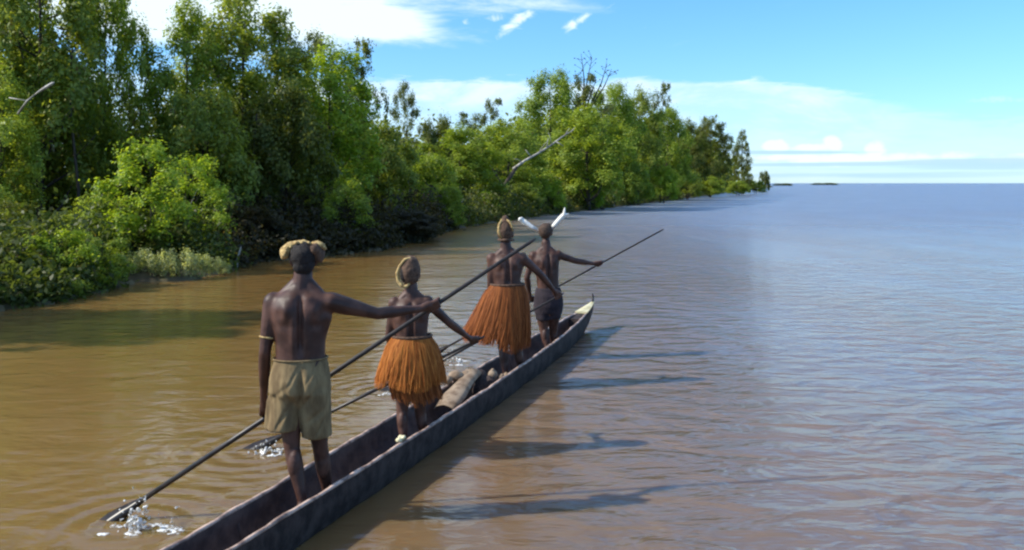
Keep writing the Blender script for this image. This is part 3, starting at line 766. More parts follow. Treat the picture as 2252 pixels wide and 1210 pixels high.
paddle('B', 560, 988, 1043, 751, 7.26, 1066, .014, 'dark paddle of the golden-skirted person, passing beyond the legs of the hatted man')
paddle('C', 855, 860, 1227, 652, 9.45, 1240, .014, 'dark paddle of the person in the long rust skirt, half hidden behind both skirts')
paddle('D', 948, 782, 1318, 581, 10.82, 1460, .013, 'thin long paddle of the foremost person, its upper end reaching out over open water')

# ------------------------------------------------------------------ people
def grip(mb, wrist, Pt, u, pr, s=1.0, flip=1):
    """hand closed round a pole: palm, four unequal curled fingers, opposed thumb"""
    w = wrist - Pt; w = (w - u*w.dot(u)).normalized(); n = u.cross(w)
    fr = .0088*s; R0 = pr + fr*.9
    palm = Pt + w*(pr + .022*s)
    mb.capsule(wrist, palm + (wrist-palm)*.3, .024*s, .027*s)
    for k, o in enumerate((-.030, -.010, .010, .030)):
        mb.capsule(wrist.lerp(palm, .45) + u*o*s*.6, palm + u*o*s + n*.006*flip, .015*s, .0135*s, n=8)
    lens = (3.5, 4.1, 3.9, 3.2)
    for k, o in enumerate((-.031, -.0105, .0105, .031)):
        prev = palm + u*o*s + n*flip*.010
        for j in range(1, 6):
            a = j/5*lens[k]; c = Pt + u*o*s + (w*math.cos(a) + n*flip*math.sin(a))*R0
            mb.capsule(prev, c, fr*(1.12-.06*j), fr*(1.08-.06*j), n=7); prev = c
    prev = wrist.lerp(palm, .35) + u*.028*s
    for a in (.5, 1.3, 2.1):
        c = Pt + u*(.052 - .006*a)*s + (w*math.cos(a) - n*flip*math.sin(a))*(R0+.002)
        mb.capsule(prev, c, .0125*s, .0105*s, n=7); prev = c

def foot(mb, ankle, fwd, s=1.0, z=.0):
    f = Vector((fwd.x, fwd.y, 0)).normalized(); r = Vector((f.y, -f.x, 0)); A = Vector(ankle); zz = z
    heel = A - f*.035*s; heel.z = zz + .032*s
    ball = A + f*.13*s; ball.z = zz + .022*s
    mb.capsule(A, heel, .034*s, .030*s); mb.capsule(heel, ball + r*.02*s, .030*s, .022*s); mb.capsule(A, ball, .032*s, .024*s); mb.capsule(heel, ball - r*.022*s, .028*s, .020*s)
    for k, (o, l) in enumerate(((.034, .055), (.014, .052), (-.004, .046), (-.020, .040), (-.035, .033))):
        t0 = ball + r*o*s; t1 = t0 + f*l*s; t1.z = zz + .012*s; mb.capsule(t0, t1, .013*s, (.012 if k == 0 else .009)*s, n=7)

def head(mb, c, yaw, s=1.0):
    """skull, jaw, brow, nose, lips, ears; c = centre of the head"""
    Mz = Matrix.Rotation(-yaw, 3, 'Z'); q = lambda x, y, z: c + Mz @ (Vector((x, y, z))*s)
    mb.ellipsoid(q(0, -.012, .022), .074*s, .094*s, .088*s, Mz)
    mb.ellipsoid(q(0, .028, -.045), .056*s, .066*s, .062*s, Mz)
    mb.ellipsoid(q(0, .072, -.088), .026*s, .022*s, .020*s, Mz)
    mb.ellipsoid(q(0, .078, .032), .052*s, .016*s, .013*s, Mz)
    mb.capsule(q(0, .088, .018), q(0, .108, -.018), .009*s, .014*s, n=8)
    for sx in (-1, 1):
        mb.ellipsoid(q(sx*.014, .098, -.022), .010*s, .010*s, .008*s, Mz, n=8, m=6)
        mb.ellipsoid(q(sx*.040, .068, -.012), .020*s, .016*s, .016*s, Mz)
        mb.ellipsoid(q(sx*.078, .002, -.008), .010*s, .019*s, .031*s, Mz @ Matrix.Rotation(sx*.25, 3, 'Y'))
    mb.ellipsoid(q(0, .090, -.050), .026*s, .014*s, .008*s, Mz); mb.ellipsoid(q(0, .087, -.062), .023*s, .013*s, .009*s, Mz)
    return q, Mz

def person(S):
    d0 = S['d']; yaw = S.get('yaw', .2); ppm = F_PX/d0; s = S.get('s', 1.0)
    J = lambda t: P(t[0], t[1], d0 + (t[2] if len(t) > 2 else 0))
    root = empty('person', (P(S['px'], 600, d0).x, d0, 0.0)); tag(root, S['label'], 'person', 'crew paddling the canoe')
    inv = Matrix.Translation(-root.location)
    lat = Vector((math.cos(yaw), -math.sin(yaw), 0)); fwd = Vector((math.sin(yaw), math.cos(yaw), 0)); up = Vector((0, 0, 1))
    mb = MB(); rings = []
    for (px, py, hw, hd, dd, fur) in S['torso']:
        c = P(px, py, d0+dd); ring = []
        for k in range(28):
            a = 2*math.pi*k/28; x, y = math.cos(a), math.sin(a)
            e = .80
            X = hw*math.copysign(abs(x)**e, x); Y = hd*math.copysign(abs(y)**e, y)
            if y < 0:   # back: furrow of the spine between two long ridges
                q = X/hw
                pass
            ring.append(c + lat*X + fwd*Y)
        rings.append(ring)
    mb.rings(rings)
    neck0, neck1 = J(S['neck'][0]), J(S['neck'][1]); mb.capsule(neck0, neck1, .066*s, .058*s)
    sh = {}
    for side, k in ((-1, 'L'), (1, 'R')):
        a = [J(t) for t in S['arm'+k]]; sh[k] = a
        mb.capsule(a[0], a[1], .052*s*S.get('am', 1), .037*s, .047*s*S.get('am', 1)); mb.capsule(a[1], a[2], .037*s, .024*s, .039*s)
        mb.ellipsoid(a[0] + up*.000, .060*s, .058*s, .062*s)
        # trapezius, shoulder blade
        mb.capsule(neck0.lerp(neck1, .62), a[0] - lat*side*.05*s + up*.012*s, .046*s, .048*s); mb.capsule(neck0, a[0] - lat*side*.03*s, .055*s, .050*s)
        sb = a[0].lerp(J(S['blade']), .50) - up*.070*s - fwd*.055*s
        # lat muscle wing
        mb.capsule(a[0] - up*.09*s - lat*side*.035*s, J(S['waist']) + lat*side*S['wl'], .050*s, .040*s)
        pad = PAD[S['pad']]; T, H, u, pr = pad; hp = line_at(T, H, S['hand'+k])
        grip(mb, a[2], hp, u, pr, s*1.05, flip=side)
        mb.capsule(a[2], a[2].lerp(hp, .45), .024*s, .026*s)
    for k in 'LR':
        h, kn, an = [J(t) for t in S['leg'+k]]; th = S.get('thigh', .074)*s
        mb.capsule(h, kn, th, .050*s, th*1.02); mb.capsule(kn, an, .047*s, .030*s, .050*s)
        mb.ellipsoid(kn.lerp(an, .3) - fwd*.014*s, .045*s, .048*s, .10*s)
        foot(mb, an, UX, s, an.z - .085*s)
    hc = J(S['head']); q, Mz = head(mb, hc, S.get('hyaw', yaw), s)
    def carve(me):
        n = len(me.vertices); co = np.empty(n*3, np.float32); me.vertices.foreach_get('co', co); co = co.reshape(-1, 3).astype(float)
        ed = np.empty(len(me.edges)*2, np.int32); me.edges.foreach_get('vertices', ed); ed = ed.reshape(-1, 2)
        wv = np.array(J(S['waist'])); nv = np.array(neck0); ax = nv - wv; al = np.linalg.norm(ax); ax /= al
        la = np.array(lat); fw = np.array(fwd)
        rel = co - wv; h = rel @ ax / al; lt = rel @ la - 0.0; bk = -(rel @ fw)
        sx = .215*s
        mask = np.clip((1.02-h)/.12, 0, 1)*np.clip((h+.5)/.2, 0, 1)*np.clip((sx-np.abs(lt))/(.06*s), 0, 1)
        deg = np.bincount(ed.ravel(), minlength=n).astype(float)[:, None]; deg[deg == 0] = 1
        for _ in range(S.get('blend', 26)):
            acc_ = np.zeros_like(co); np.add.at(acc_, ed[:, 0], co[ed[:, 1]]); np.add.at(acc_, ed[:, 1], co[ed[:, 0]])
            co += (acc_/deg - co)*(mask*.6)[:, None]
        G = lambda v, c, w: np.exp(-((v-c)/w)**2)
        back = np.clip((bk + .01)/.05, 0, 1)*mask
        L_ = np.abs(lt)/s; fz = np.clip((h+.15)/.25, 0, 1)*np.clip((1.0-h)/.2, 0, 1)
        disp = -.024*G(L_, 0, .017)*fz + .010*G(L_, .042, .022)*G(h, .25, .42) + .017*G(L_, .088, .036)*G(h, .70, .17) + .012*G(L_, .050, .03)*G(h, .92, .14)
        disp += -.008*G(L_, .125, .022)*G(h, .62, .12) - .006*G(h, .42, .08)*G(L_, .10, .05)
        co -= fw[None]*(disp*back*s*S.get('carve', 1.0))[:, None]
        me.vertices.foreach_set('co', co.reshape(-1).astype(np.float32)); me.update()
    body = fuse(mb, 'body', S.get('vox', .007), 3, S['skin'], root, post=carve); body.data.transform(inv)
    for sx in (-1, 1):
        e = MB(); e.ellipsoid(q(sx*.034, .077, .006), .012*s, .009*s, .008*s, Mz, n=10, m=6); o = e.build('eye', M['eye'], root); o.data.transform(inv)
    return dict(root=root, inv=inv, J=J, lat=lat, fwd=fwd, up=up, hc=hc, q=q, Mz=Mz, s=s, ppm=ppm, arms=sh)

def noise_mesh(me, amp, scale, seed=0, stretch=(1, 1, 1)):
    n = len(me.vertices); co = np.empty(n*3, np.float32); me.vertices.foreach_get('co', co); co = co.reshape(-1, 3)
    nr = np.empty(n*3, np.float32); me.vertices.foreach_get('normal', nr); nr = nr.reshape(-1, 3)
    f = fbm(co*np.array(stretch), scale, seed); co = co + nr*(f*amp)[:, None]
    me.vertices.foreach_set('co', co.reshape(-1).astype(np.float32)); me.update()

def put(mb, B, name, mat, vox=None, amp=0, scale=40, smooth=2, label=None, stretch=(1, 1, 1), seed=0):
    if vox: o = fuse(mb, name, vox, smooth, mat, B['root'])
    else: o = mb.build(name, mat, B['root'])
    if amp: noise_mesh(o.data, amp, scale, seed, stretch)
    o.data.transform(B['inv'])
    if label: o['label'] = label
    return o

def skirt(B, name, waist, rw, rd, bottoms, n, width, mat, seed, layers=2, label=None, kind='stuff', inner=True):
    """hanging fibres: bottoms(angle) gives (radius factor x, y, drop, sideways shift)"""
    r = random.Random(seed); mb = MB(); sh = []
    lat, fwd, up = B['lat'], B['fwd'], B['up']
    def pt(a, t, k=1.0):
        bx, by, drop, shx = bottoms(a)
        e = t**.62
        return waist + lat*(math.cos(a)*(rw + (bx-rw)*e)*k + shx*t*t) + fwd*(math.sin(a)*(rd + (by-rd)*e)*k) - up*drop*t
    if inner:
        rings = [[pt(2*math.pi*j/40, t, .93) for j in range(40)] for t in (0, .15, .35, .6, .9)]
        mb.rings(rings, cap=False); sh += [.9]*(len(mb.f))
    for i in range(n):
        a0 = r.uniform(0, 2*math.pi); ln = r.uniform(.74, 1.07); k = r.uniform(.90, 1.07); da = r.gauss(0, .09); tw = r.uniform(-.9, .9); ln *= 1 + .07*math.sin(a0*9 + seed) 
        w = width*r.uniform(.6, 1.5); L_ = []; Rg = []; ph = r.uniform(0, 6)
        for j in range(6):
            t = j/5*ln; a = a0 + da*t + .02*math.sin(ph + t*7); p = pt(a, min(t, 1.05), k*(1+.02*math.sin(ph*2+t*5)))
            tang = (pt(a+.02, min(t, 1.05), k) - pt(a-.02, min(t, 1.05), k)).normalized()
            nrm = tang.cross(up).normalized(); side = (tang*math.cos(tw*t) + nrm*math.sin(tw*t))*w*(1 - .6*(j/5)**3)*.5
            L_.append(p - side); Rg.append(p + side)
        b = len(mb.v)
        for j in range(6): mb.v += [tuple(L_[j]), tuple(Rg[j])]
        sv = r.random()
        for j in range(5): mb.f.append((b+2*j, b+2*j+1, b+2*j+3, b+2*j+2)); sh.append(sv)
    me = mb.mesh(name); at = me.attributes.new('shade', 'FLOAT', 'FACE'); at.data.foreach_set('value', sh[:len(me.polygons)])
    o = link(name, me, mat, B['root']); me.transform(B['inv']); 
    if kind: o['kind'] = kind
    if label: o['label'] = label
    # cord round the waist
    mb = MB(); mb.tube([waist + lat*math.cos(2*math.pi*j/24)*rw*1.05 + fwd*math.sin(2*math.pi*j/24)*rd*1.05 + up*.004 for j in range(25)], .013, 6, cap=False)
    return o, put(mb, B, 'waist_cord', M['fur_brown'])

# --- hatted man, nearest
B = person(dict(d=5.5, px=665, pad='A', skin=M['skin'], yaw=-.20, vox=.0065, am=1.2, thigh=.082,
    label='nearest and largest man, bare-backed, in khaki shorts and a cream fur hat',
    torso=[(662, 872, .15, .10, .02, 0), (661, 845, .172, .120, 0, .004), (661, 815, .168, .118, 0, .008), (661, 785, .150, .102, 0, .016), (661, 745, .152, .104, 0, .022), (661, 705, .168, .112, 0, .024),
           (661, 675, .178, .108, 0, .022), (662, 652, .158, .090, .01, .014), (664, 636, .095, .07, .02, .004), (665, 622, .056, .055, .025, 0)],
    neck=[(664, 640, .015), (667, 596, .03)], blade=(662, 690, 0), waist=(661, 765, 0), wl=.10,
    armL=[(601, 664, 0), (583, 772, -.03), (580, 872, .10)], handL=591,
    armR=[(726, 664, 0), (830, 690, .12), (925, 679, .30)], handR=955,
    legL=[(634, 858, 0), (642, 985, -.02), (666, 1106, -.08)], legR=[(690, 858, 0), (704, 982, .05), (722, 1092, .15)],
    head=(668, 573, .05)))
J, q, Mz = B['J'], B['q'], B['Mz']
mb = MB(); mb.ellipsoid(q(0, -.028, .034), .086, .094, .088, Mz, n=18, m=12); mb.ellipsoid(q(0, -.055, -.025), .070, .055, .060, Mz)
mb.ellipsoid(q(0, -.048, -.045), .058, .045, .05, Mz); put(mb, B, 'hair', M['hair'], .007, .006, 90)
# hat: fat cream fur arch with a drooping lobe at left, dark brown fur at right
mb = MB(); A_ = [(622, 564), (627, 552), (638, 541), (652, 535), (668, 533), (682, 536)]
mb.tube([J((x, y, .03 - .0*i)) for i, (x, y) in enumerate(A_)], [.020, .036, .028, .020, .018, .010], 12)
mb.ellipsoid(J((627, 558, .02)), .030, .045, .034, None)
for i in range(60):
    x, y = A_[rnd.randrange(len(A_))]; c = J((x + rnd.uniform(-4, 4), y + rnd.uniform(-3, 4), rnd.uniform(-.03, .08))); mb.ellipsoid(c, .012, .012, .010, n=6, m=4)
put(mb, B, 'fur_hat', M['fur_cream'], .007, .005, 110)
mb = MB(); mb.tube([J((686, 537, .02)), J((698, 536, .02)), J((710, 541, .02)), J((716, 549, .02))], [.014, .020, .018, .008], 8); put(mb, B, 'fur_tuft', M['fur_cream'], None, .004, 90)
mb = MB(); mb.ellipsoid(J((702, 560, .03)), .036, .055, .052); mb.ellipsoid(J((693, 548, .0)), .035, .05, .04); mb.ellipsoid(J((668, 545, .05)), .075, .075, .035)
put(mb, B, 'fur_side_flap', M['fur_brown'], .008, .006, 90)
mb = MB(); a0, a1 = B['arms']['L'][0], B['arms']['L'][1]
c = a0.lerp(a1, .72); ax = (a1-a0).normalized(); u_ = ax.cross(B['fwd']).normalized(); v_ = ax.cross(u_)
mb.tube([c + (u_*math.cos(2*math.pi*k/16) + v_*math.sin(2*math.pi*k/16))*.046 for k in range(17)], .006, 6, cap=False)
put(mb, B, 'armband', M['fur_cream'])
# shorts
mb = MB()
def band(B, pts, n=24):
    rs = []
    for (px, py, hw, hd, dd) in pts:
        c = B['J']((px, py, dd)); rs.append([c + B['lat']*math.cos(2*math.pi*k/n)*hw + B['fwd']*math.sin(2*math.pi*k/n)*hd for k in range(n)])
    return rs
mb.rings(band(B, [(661, 786, .160, .112, 0), (661, 800, .170, .122, 0), (660, 830, .186, .134, -.01), (660, 860, .190, .134, -.01), (660, 885, .15, .09, 0), (660, 900, .08, .05, 0)]))
mb.rings(band(B, [(640, 825, .05, .06, 0), (637, 842, .09, .105, 0), (634, 860, .104, .120, 0), (631, 900, .100, .110, 0), (628, 930, .100, .102, -.01), (625, 944, .102, .10, -.01)]))
mb.rings(band(B, [(686, 825, .05, .06, 0), (688, 842, .088, .105, 0), (691, 860, .100, .120, 0), (694, 910, .096, .108, .01), (696, 950, .090, .098, .02), (697, 960, .090, .095, .03)]))
# loose flap of cloth at the left hip
mb.capsule(J((600, 880, -.02)), J((591, 938, .0)), .035, .028)
def cloth_carve(me):
    n = len(me.vertices); co = np.empty(n*3, np.float32); me.vertices.foreach_get('co', co); co = co.reshape(-1, 3).astype(float)
    c0 = np.array(J((661, 850, 0))); rel = co - c0; la = np.array(B['lat']); fw = np.array(B['fwd']); l = rel @ la; bk = np.clip((-(rel @ fw) - .02)/.06, 0, 1); z = rel[:, 2]
    G = lambda v, c, w: np.exp(-((v-c)/w)**2)
    d = .020*G(np.abs(l), .075, .05)*G(z, .02, .075) - .030*G(l, .004, .016)*np.clip((.15-z)/.1, 0, 1)*np.clip((z+.15)/.1, 0, 1)
    for (x0, z0, sl, w, am) in ((.05, -.06, .8, .012, .010), (-.06, -.05, -.9, .012, .010), (.10, -.16, .4, .012, .012), (-.11, -.18, -.3, .014, .012), (-.03, .10, .2, .010, .007), (.08, .12, -.3, .010, .007), (-.13, -.02, .5, .012, .010), (.13, -.22, .2, .012, .010)):
        d += -am*G((z - z0)*.55 - (l - x0)*(1 if abs(sl) < .35 else sl), 0, w)*G(z, z0, .10)*G(l, x0, .07)
    co -= fw[None]*(d*bk)[:, None]
    nr = np.empty(n*3, np.float32); me.vertices.foreach_get('normal', nr); nr = nr.reshape(-1, 3)
    ang = np.arctan2(rel @ fw, l); side = fbm(np.stack([ang*2.2, ang*0 + z*1.2, l*3], 1), 4.0, 5)*np.clip((.18-z)/.3, 0, 1)
    co += nr*(side*.012)[:, None]
    me.vertices.foreach_set('co', co.reshape(-1).astype(np.float32)); me.update()
so = fuse(mb, 'shorts', .007, 14, M['khaki'], B['root'], post=cloth_carve); so.data.transform(B['inv'])
mb = MB(); mb.tube([B['J']((661, 787, 0)) + B['lat']*math.cos(2*math.pi*k/28)*.166 + B['fwd']*math.sin(2*math.pi*k/28)*.118 for k in range(29)], .006, 6, cap=False)
put(mb, B, 'waistband', M['khaki'])

# --- second: short golden skirt
B = person(dict(d=6.85, px=907, pad='B', skin=M['skin2'], yaw=-.08, vox=.0075, s=.88, thigh=.076,
    label='smaller person second from the camera, bare back, short golden fibre skirt and cream ringed cap',
    torso=[(908, 852, .12, .09, .02, 0), (908, 825, .155, .112, 0, .004), (908, 795, .155, .112, 0, .006), (907, 765, .132, .096, 0, .010), (905, 735, .122, .088, 0, .014), (904, 705, .136, .092, 0, .014),
           (904, 683, .142, .092, 0, .013), (904, 666, .126, .078, .01, .008), (905, 654, .075, .06, .02, 0), (905, 642, .046, .046, .025, 0)],
    neck=[(905, 658, .01), (904, 628, .02)], blade=(904, 690, 0), waist=(905, 745, 0), wl=.075,
    armL=[(868, 668, 0), (856, 735, .02), (868, 800, .24)], handL=880,
    armR=[(940, 665, 0), (986, 708, .10), (1031, 743, .32)], handR=1043,
    legL=[(890, 835, 0), (884, 908, -.01), (888, 976, -.07)], legR=[(924, 835, 0), (924, 905, .05), (934, 966, .10)],
    head=(903, 606, .03), hyaw=.05))
J, q, Mz = B['J'], B['q'], B['Mz']
mb = MB(); mb.ellipsoid(q(0, -.02, .04), .080, .094, .115, Mz, n=18, m=12); mb.ellipsoid(q(.005, -.03, .10), .060, .07, .07, Mz)
put(mb, B, 'cap', M['fur_brown'], .007, .005, 90)
mb = MB(); K = [(884, 628), (876, 618), (873, 602), (879, 585), (890, 571), (901, 567), (906, 580), (906, 600), (902, 620), (893, 632), (884, 628)]
mb.tube([J((x, y, -.045 + .0009*abs(x-890))) for x, y in K], [.018, .016, .015, .012, .012, .012, .012, .012, .013, .014, .015], 9)
put(mb, B, 'cap_ring', M['fur_cream'], .006, .003, 120)
mb = MB(); mb.ellipsoid(J((889, 603, -.035)), .035, .03, .062, n=14, m=9); put(mb, B, 'cap_patch', M['hair'], None, .003, 100)
W2 = J((906, 740, 0))
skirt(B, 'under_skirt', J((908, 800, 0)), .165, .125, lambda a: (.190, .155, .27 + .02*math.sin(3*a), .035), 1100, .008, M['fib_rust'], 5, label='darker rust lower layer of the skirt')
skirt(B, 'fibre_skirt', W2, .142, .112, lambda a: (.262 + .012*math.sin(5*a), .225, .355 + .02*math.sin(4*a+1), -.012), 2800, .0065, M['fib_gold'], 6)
# --- third: long rust skirt
B = person(dict(d=9.15, px=1117, pad='C', skin=M['skin2'], yaw=-.08, vox=.008, s=.97, thigh=.078,
    label='third person from the camera, bare back, long rust-red fibre skirt, cream plumes on cap',
    torso=[(1117, 712, .12, .09, .02, 0), (1117, 690, .155, .115, 0, .004), (1117, 665, .158, .115, 0, .006), (1117, 640, .138, .098, 0, .010), (1116, 615, .138, .092, 0, .014), (1115, 595, .150, .098, 0, .014),
           (1115, 578, .158, .094, 0, .013), (1115, 566, .138, .080, .01, .008), (1114, 557, .08, .06, .02, 0), (1113, 548, .05, .05, .025, 0)],
    neck=[(1114, 560, .01), (1112, 536, .02)], blade=(1115, 585, 0), waist=(1116, 622, 0), wl=.085,
    armL=[(1082, 569, 0), (1079, 626, 0), (1086, 690, .26)], handL=1092,
    armR=[(1149, 568, 0), (1190, 605, .10), (1218, 639, .25)], handR=1227,
    legL=[(1103, 705, 0), (1106, 768, 0), (1112, 822, -.05)], legR=[(1132, 705, 0), (1138, 765, .05), (1146, 814, .12)],
    head=(1112, 516, .03), hyaw=.1))
J, q, Mz = B['J'], B['q'], B['Mz']
mb = MB(); mb.ellipsoid(q(0, -.02, .045), .084, .098, .12, Mz, n=18, m=12); mb.ellipsoid(q(.0, -.02, .13), .045, .055, .075, Mz)
put(mb, B, 'cap', M['fur_brown'], .007, .006, 80)
for K, rr in (([(1102, 524), (1097, 510), (1098, 495), (1104, 481)], [.012, .018, .016, .006]), ([(1114, 483), (1121, 488), (1126, 497), (1127, 508)], [.006, .014, .014, .008])):
    mb = MB(); mb.tube([J((x, y, -.05)) for x, y in K], rr, 8); put(mb, B, 'plume', M['fur_cream'], None, .002, 90)
mb = MB(); mb.tube([J((x, 528 - .02*(x-1112)**2*.1, -.075 + .0004*(x-1112)**2)) for x in range(1096, 1131, 4)], .014, 7); put(mb, B, 'headband', M['fur_brown'])
W3 = J((1116, 626, 0))
def b3(a):
    left = max(0, -math.cos(a)); return (.27 + .085*left, .23, .62 + .03*math.sin(4*a) - .12*left**2, -.05 - .05*left)
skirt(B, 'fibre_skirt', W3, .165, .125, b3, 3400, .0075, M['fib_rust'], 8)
# --- foremost: dark shorts, white plumes
B = person(dict(d=10.6, px=1204, pad='D', skin=M['skin'], yaw=-.12, vox=.008, s=.95, thigh=.078,
    label='foremost person near the bow, in dark shorts, two long white plumes like horns',
    torso=[(1206, 703, .12, .09, .02, 0), (1206, 684, .15, .11, 0, .004), (1206, 660, .152, .112, 0, .006), (1206, 636, .130, .094, 0, .014), (1204, 612, .134, .092, 0, .020), (1202, 590, .150, .10, 0, .022),
           (1201, 573, .158, .096, 0, .020), (1201, 560, .140, .080, .01, .012), (1201, 551, .08, .06, .02, 0), (1201, 543, .05, .05, .025, 0)],
    neck=[(1201, 554, .01), (1201, 534, .02)], blade=(1201, 580, 0), waist=(1205, 622, 0), wl=.085,
    armL=[(1173, 563, 0), (1159, 610, .0), (1166, 652, .13)], handL=1172,
    armR=[(1228, 561, 0), (1266, 574, .06), (1304, 580, .17)], handR=1318,
    legL=[(1194, 690, 0), (1196, 730, -.01), (1203, 764, -.08)], legR=[(1217, 690, 0), (1217, 728, .05), (1217, 760, .12)],
    head=(1200, 513, .03), hyaw=.15))
J, q, Mz = B['J'], B['q'], B['Mz']
mb = MB(); mb.ellipsoid(q(0, -.022, .032), .088, .10, .092, Mz, n=18, m=12); mb.ellipsoid(q(.04, -.0, .10), .028, .03, .03, Mz)
put(mb, B, 'hair', M['hair_brown'], .008, .007, 80)
mb = MB(); mb.tube([q(math.cos(a)*.088, math.sin(a)*.10 - .01, .035) for a in [2*math.pi*k/20 for k in range(21)]], .010, 6, cap=False); put(mb, B, 'headband', M['fur_brown'])
for K, fork in (([(1183, 507), (1170, 500), (1157, 491), (1144, 482)], [(1141, 485), (1148, 479)]), ([(1213, 503), (1222, 493), (1232, 482), (1240, 473)], [(1250, 471), (1242, 458)])):
    mb = MB(); pts = [J((x, y, .0)) for x, y in K]; rings = []
    dr = (pts[-1]-pts[0]).normalized(); sd = dr.cross(Vector((0, 1, 0))).normalized(); th = Vector((0, 1, 0))
    for p, w in zip(pts, (.022, .030, .033, .030)): rings.append([p + sd*w, p + th*.012, p - sd*w, p - th*.012])
    mb.rings(rings)
    for x, y in fork:
        mb.capsule(pts[-1], J((x, y, 0)), .022, .008, n=8)
    mb.capsule(pts[0], q(0, 0, .05), .012, .010, n=7)
    put(mb, B, 'white_plume', M['feather'])
mb = MB()
mb.rings(band(B, [(1206, 633, .145, .110, 0), (1206, 650, .170, .138, 0), (1206, 672, .182, .146, 0), (1206, 688, .170, .13, 0)]))
mb.rings(band(B, [(1194, 668, .100, .125, 0), (1195, 690, .098, .118, 0), (1196, 703, .096, .11, 0)]))
mb.rings(band(B, [(1217, 668, .098, .125, 0), (1217, 690, .096, .118, .01), (1217, 700, .094, .11, .02)]))
put(mb, B, 'shorts', M['dark_cloth'], .009, .005, 26, 2, stretch=(1.4, 1.4, .6))

# ------------------------------------------------------------------ things lying in the canoe
def inboat(px, dz, d): 
    p = P(px, 600, d); p.z = dz; return p
# curved sheet of bark leaning across the boat
mb = MB(); rings = []
for t in np.linspace(0, 1, 9):
    c = cl(7.65 + .75*t) + Vector((0, 0, .13 + .16*t)); c += NX*(-.03 - .03*t)
    w = .11 + .02*math.sin(t*6)
    rings.append([c + NX*w*math.sin(a)*.9 + Vector((0, 0, .05*math.cos(a)*1.2 + k)) for k, a in [(0, -1.3), (0, -.7), (0, 0), (0, .7), (0, 1.3), (-.014, 1.25), (-.014, .7), (-.014, 0), (-.014, -.7), (-.014, -1.25)]])
mb.rings(rings); o = mb.build('bark_sheet', M['tan']); noise_mesh(o.data, .008, 30)
tag(o, 'tan curved bark sheet lying in the canoe between the two skirted people', 'bark')
mb = MB(); mb.ellipsoid(cl(8.28) + Vector((-.17, 0, .30)), .075, .07, .05); mb.ellipsoid(cl(8.34) + Vector((-.10, 0, .28)), .07, .07, .06); mb.ellipsoid(cl(8.2) + Vector((-.21, 0, .28)), .045, .05, .04)
o = fuse(mb, 'cloth_bundle', .008, 2, M['tan']); noise_mesh(o.data, .010, 40); tag(o, 'tan crumpled bundle resting on the far rim of the canoe, behind the bark sheet', 'bundle')
mb = MB(); mb.capsule(cl(8.38) + Vector((.02, 0, .06)), cl(8.48) + Vector((-.01, 0, .27)), .085, .055); mb.ellipsoid(cl(8.62) + Vector((.02, 0, .12)), .09, .12, .11)
o = fuse(mb, 'string_bag', .009, 2, M['net']); noise_mesh(o.data, .010, 50); tag(o, 'dark full string bag in the canoe, right of the bark sheet', 'bag')
mb = MB(); mb.ellipsoid(cl(8.78) + Vector((.0, 0, .20)), .05, .05, .055, n=16, m=10); mb.ellipsoid(cl(8.78) + Vector((.0, -.01, .25)), .02, .02, .02)
o = fuse(mb, 'gourd', .006, 2, M['tan']); tag(o, 'small tan round gourd near the feet of the rust-skirted person', 'gourd')
for a, b_, lab in ((8.78, 8.95, 'dry fibre twist by the left foot of the rust-skirted person'),):
    mb = MB(); mb.tube([cl(a + (b_-a)*t) + NX*(.07 + .02*math.sin(t*9)) + Vector((0, 0, .17 + .02*math.sin(t*7))) for t in np.linspace(0, 1, 8)], .022, 7)
    tag(mb.build('fibre_twist', M['tan']), lab, 'rope')
mb = MB()
for k in range(9):
    mb.ellipsoid(cl(6.42) + NX*(.165 + rnd.uniform(-.02, .02)) + UX*rnd.uniform(-.06, .06) + Vector((0, 0, .235 + .016 + rnd.uniform(0, .02))), rnd.uniform(.012, .026), rnd.uniform(.012, .03), rnd.uniform(.01, .018), n=8, m=5)
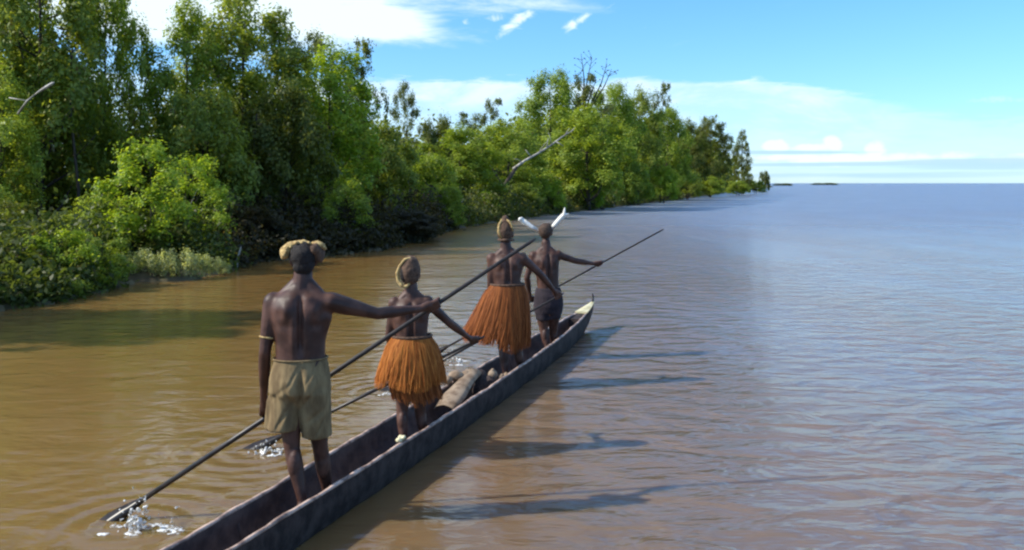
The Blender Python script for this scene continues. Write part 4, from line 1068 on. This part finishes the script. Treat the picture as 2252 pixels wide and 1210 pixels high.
o = fuse(mb, 'leaf_wad', .005, 1, M['cream']); noise_mesh(o.data, .004, 120); tag(o, 'small pale crumpled leaf wad on the near rim beside the foot of the golden-skirted person', 'leaves')

# ------------------------------------------------------------------ splashes
def splash(px, py, wpx, hpx, n, seed, lab, drops=20, lean=0.0):
    r = random.Random(seed); d = waterd(py); c = P(px, py, d); k = d/F_PX; mb = MB()
    for i in range(n):
        a = r.gauss(0, .33); hgt = abs(r.gauss(0, .45))*math.exp(-abs(a)*1.5)
        p = c + Vector((a*wpx*k + lean*hgt*hpx*k, r.gauss(0, .25)*wpx*k*.8, hgt*hpx*k))
        s = r.uniform(.25, 1)*wpx*k*.09
        mb.ellipsoid(p, s*r.uniform(.7, 1.6), s*r.uniform(.6, 1.3), s*r.uniform(.5, 1.6), Matrix.Rotation(r.uniform(-1, 1), 3, 'Y'), n=7, m=5, jitter=.25, rs=r)
    for i in range(drops):
        p = c + Vector((r.uniform(-.9, .9)*wpx*k, r.uniform(-.5, .5)*wpx*k, r.uniform(.0, 1.0)*hpx*k)); s = r.uniform(.004, .011)
        mb.ellipsoid(p, s, s, s*1.2, n=6, m=4)
    # churned foam patches flat on the water
    for i in range(7):
        p = c + Vector((r.gauss(0, .6)*wpx*k, r.gauss(0, .5)*wpx*k, .0)); s = r.uniform(.012, .032); mb.ellipsoid(p, s*1.8, s, .006, n=8, m=4, jitter=.3, rs=r)
    o = fuse(mb, 'splash', .007, 1, M['foam']); noise_mesh(o.data, .006, 70, seed)
    tag(o, lab, 'splash', 'splashes where the paddles enter the water', 'stuff')
splash(290, 1164, 46, 84, 120, 1, 'large white splash at the blade of the nearest paddle, bottom left', 30, .3)
splash(372, 1170, 26, 60, 10, 7, 'thin thrown water right of the largest splash', 14)
splash(584, 998, 42, 26, 34, 2, 'white splash left of the legs of the hatted man', 20)
splash(856, 868, 22, 22, 18, 3, 'small splash left of the golden skirt', 8)
splash(1000, 796, 36, 22, 24, 4, 'small splash between the two skirts', 10)
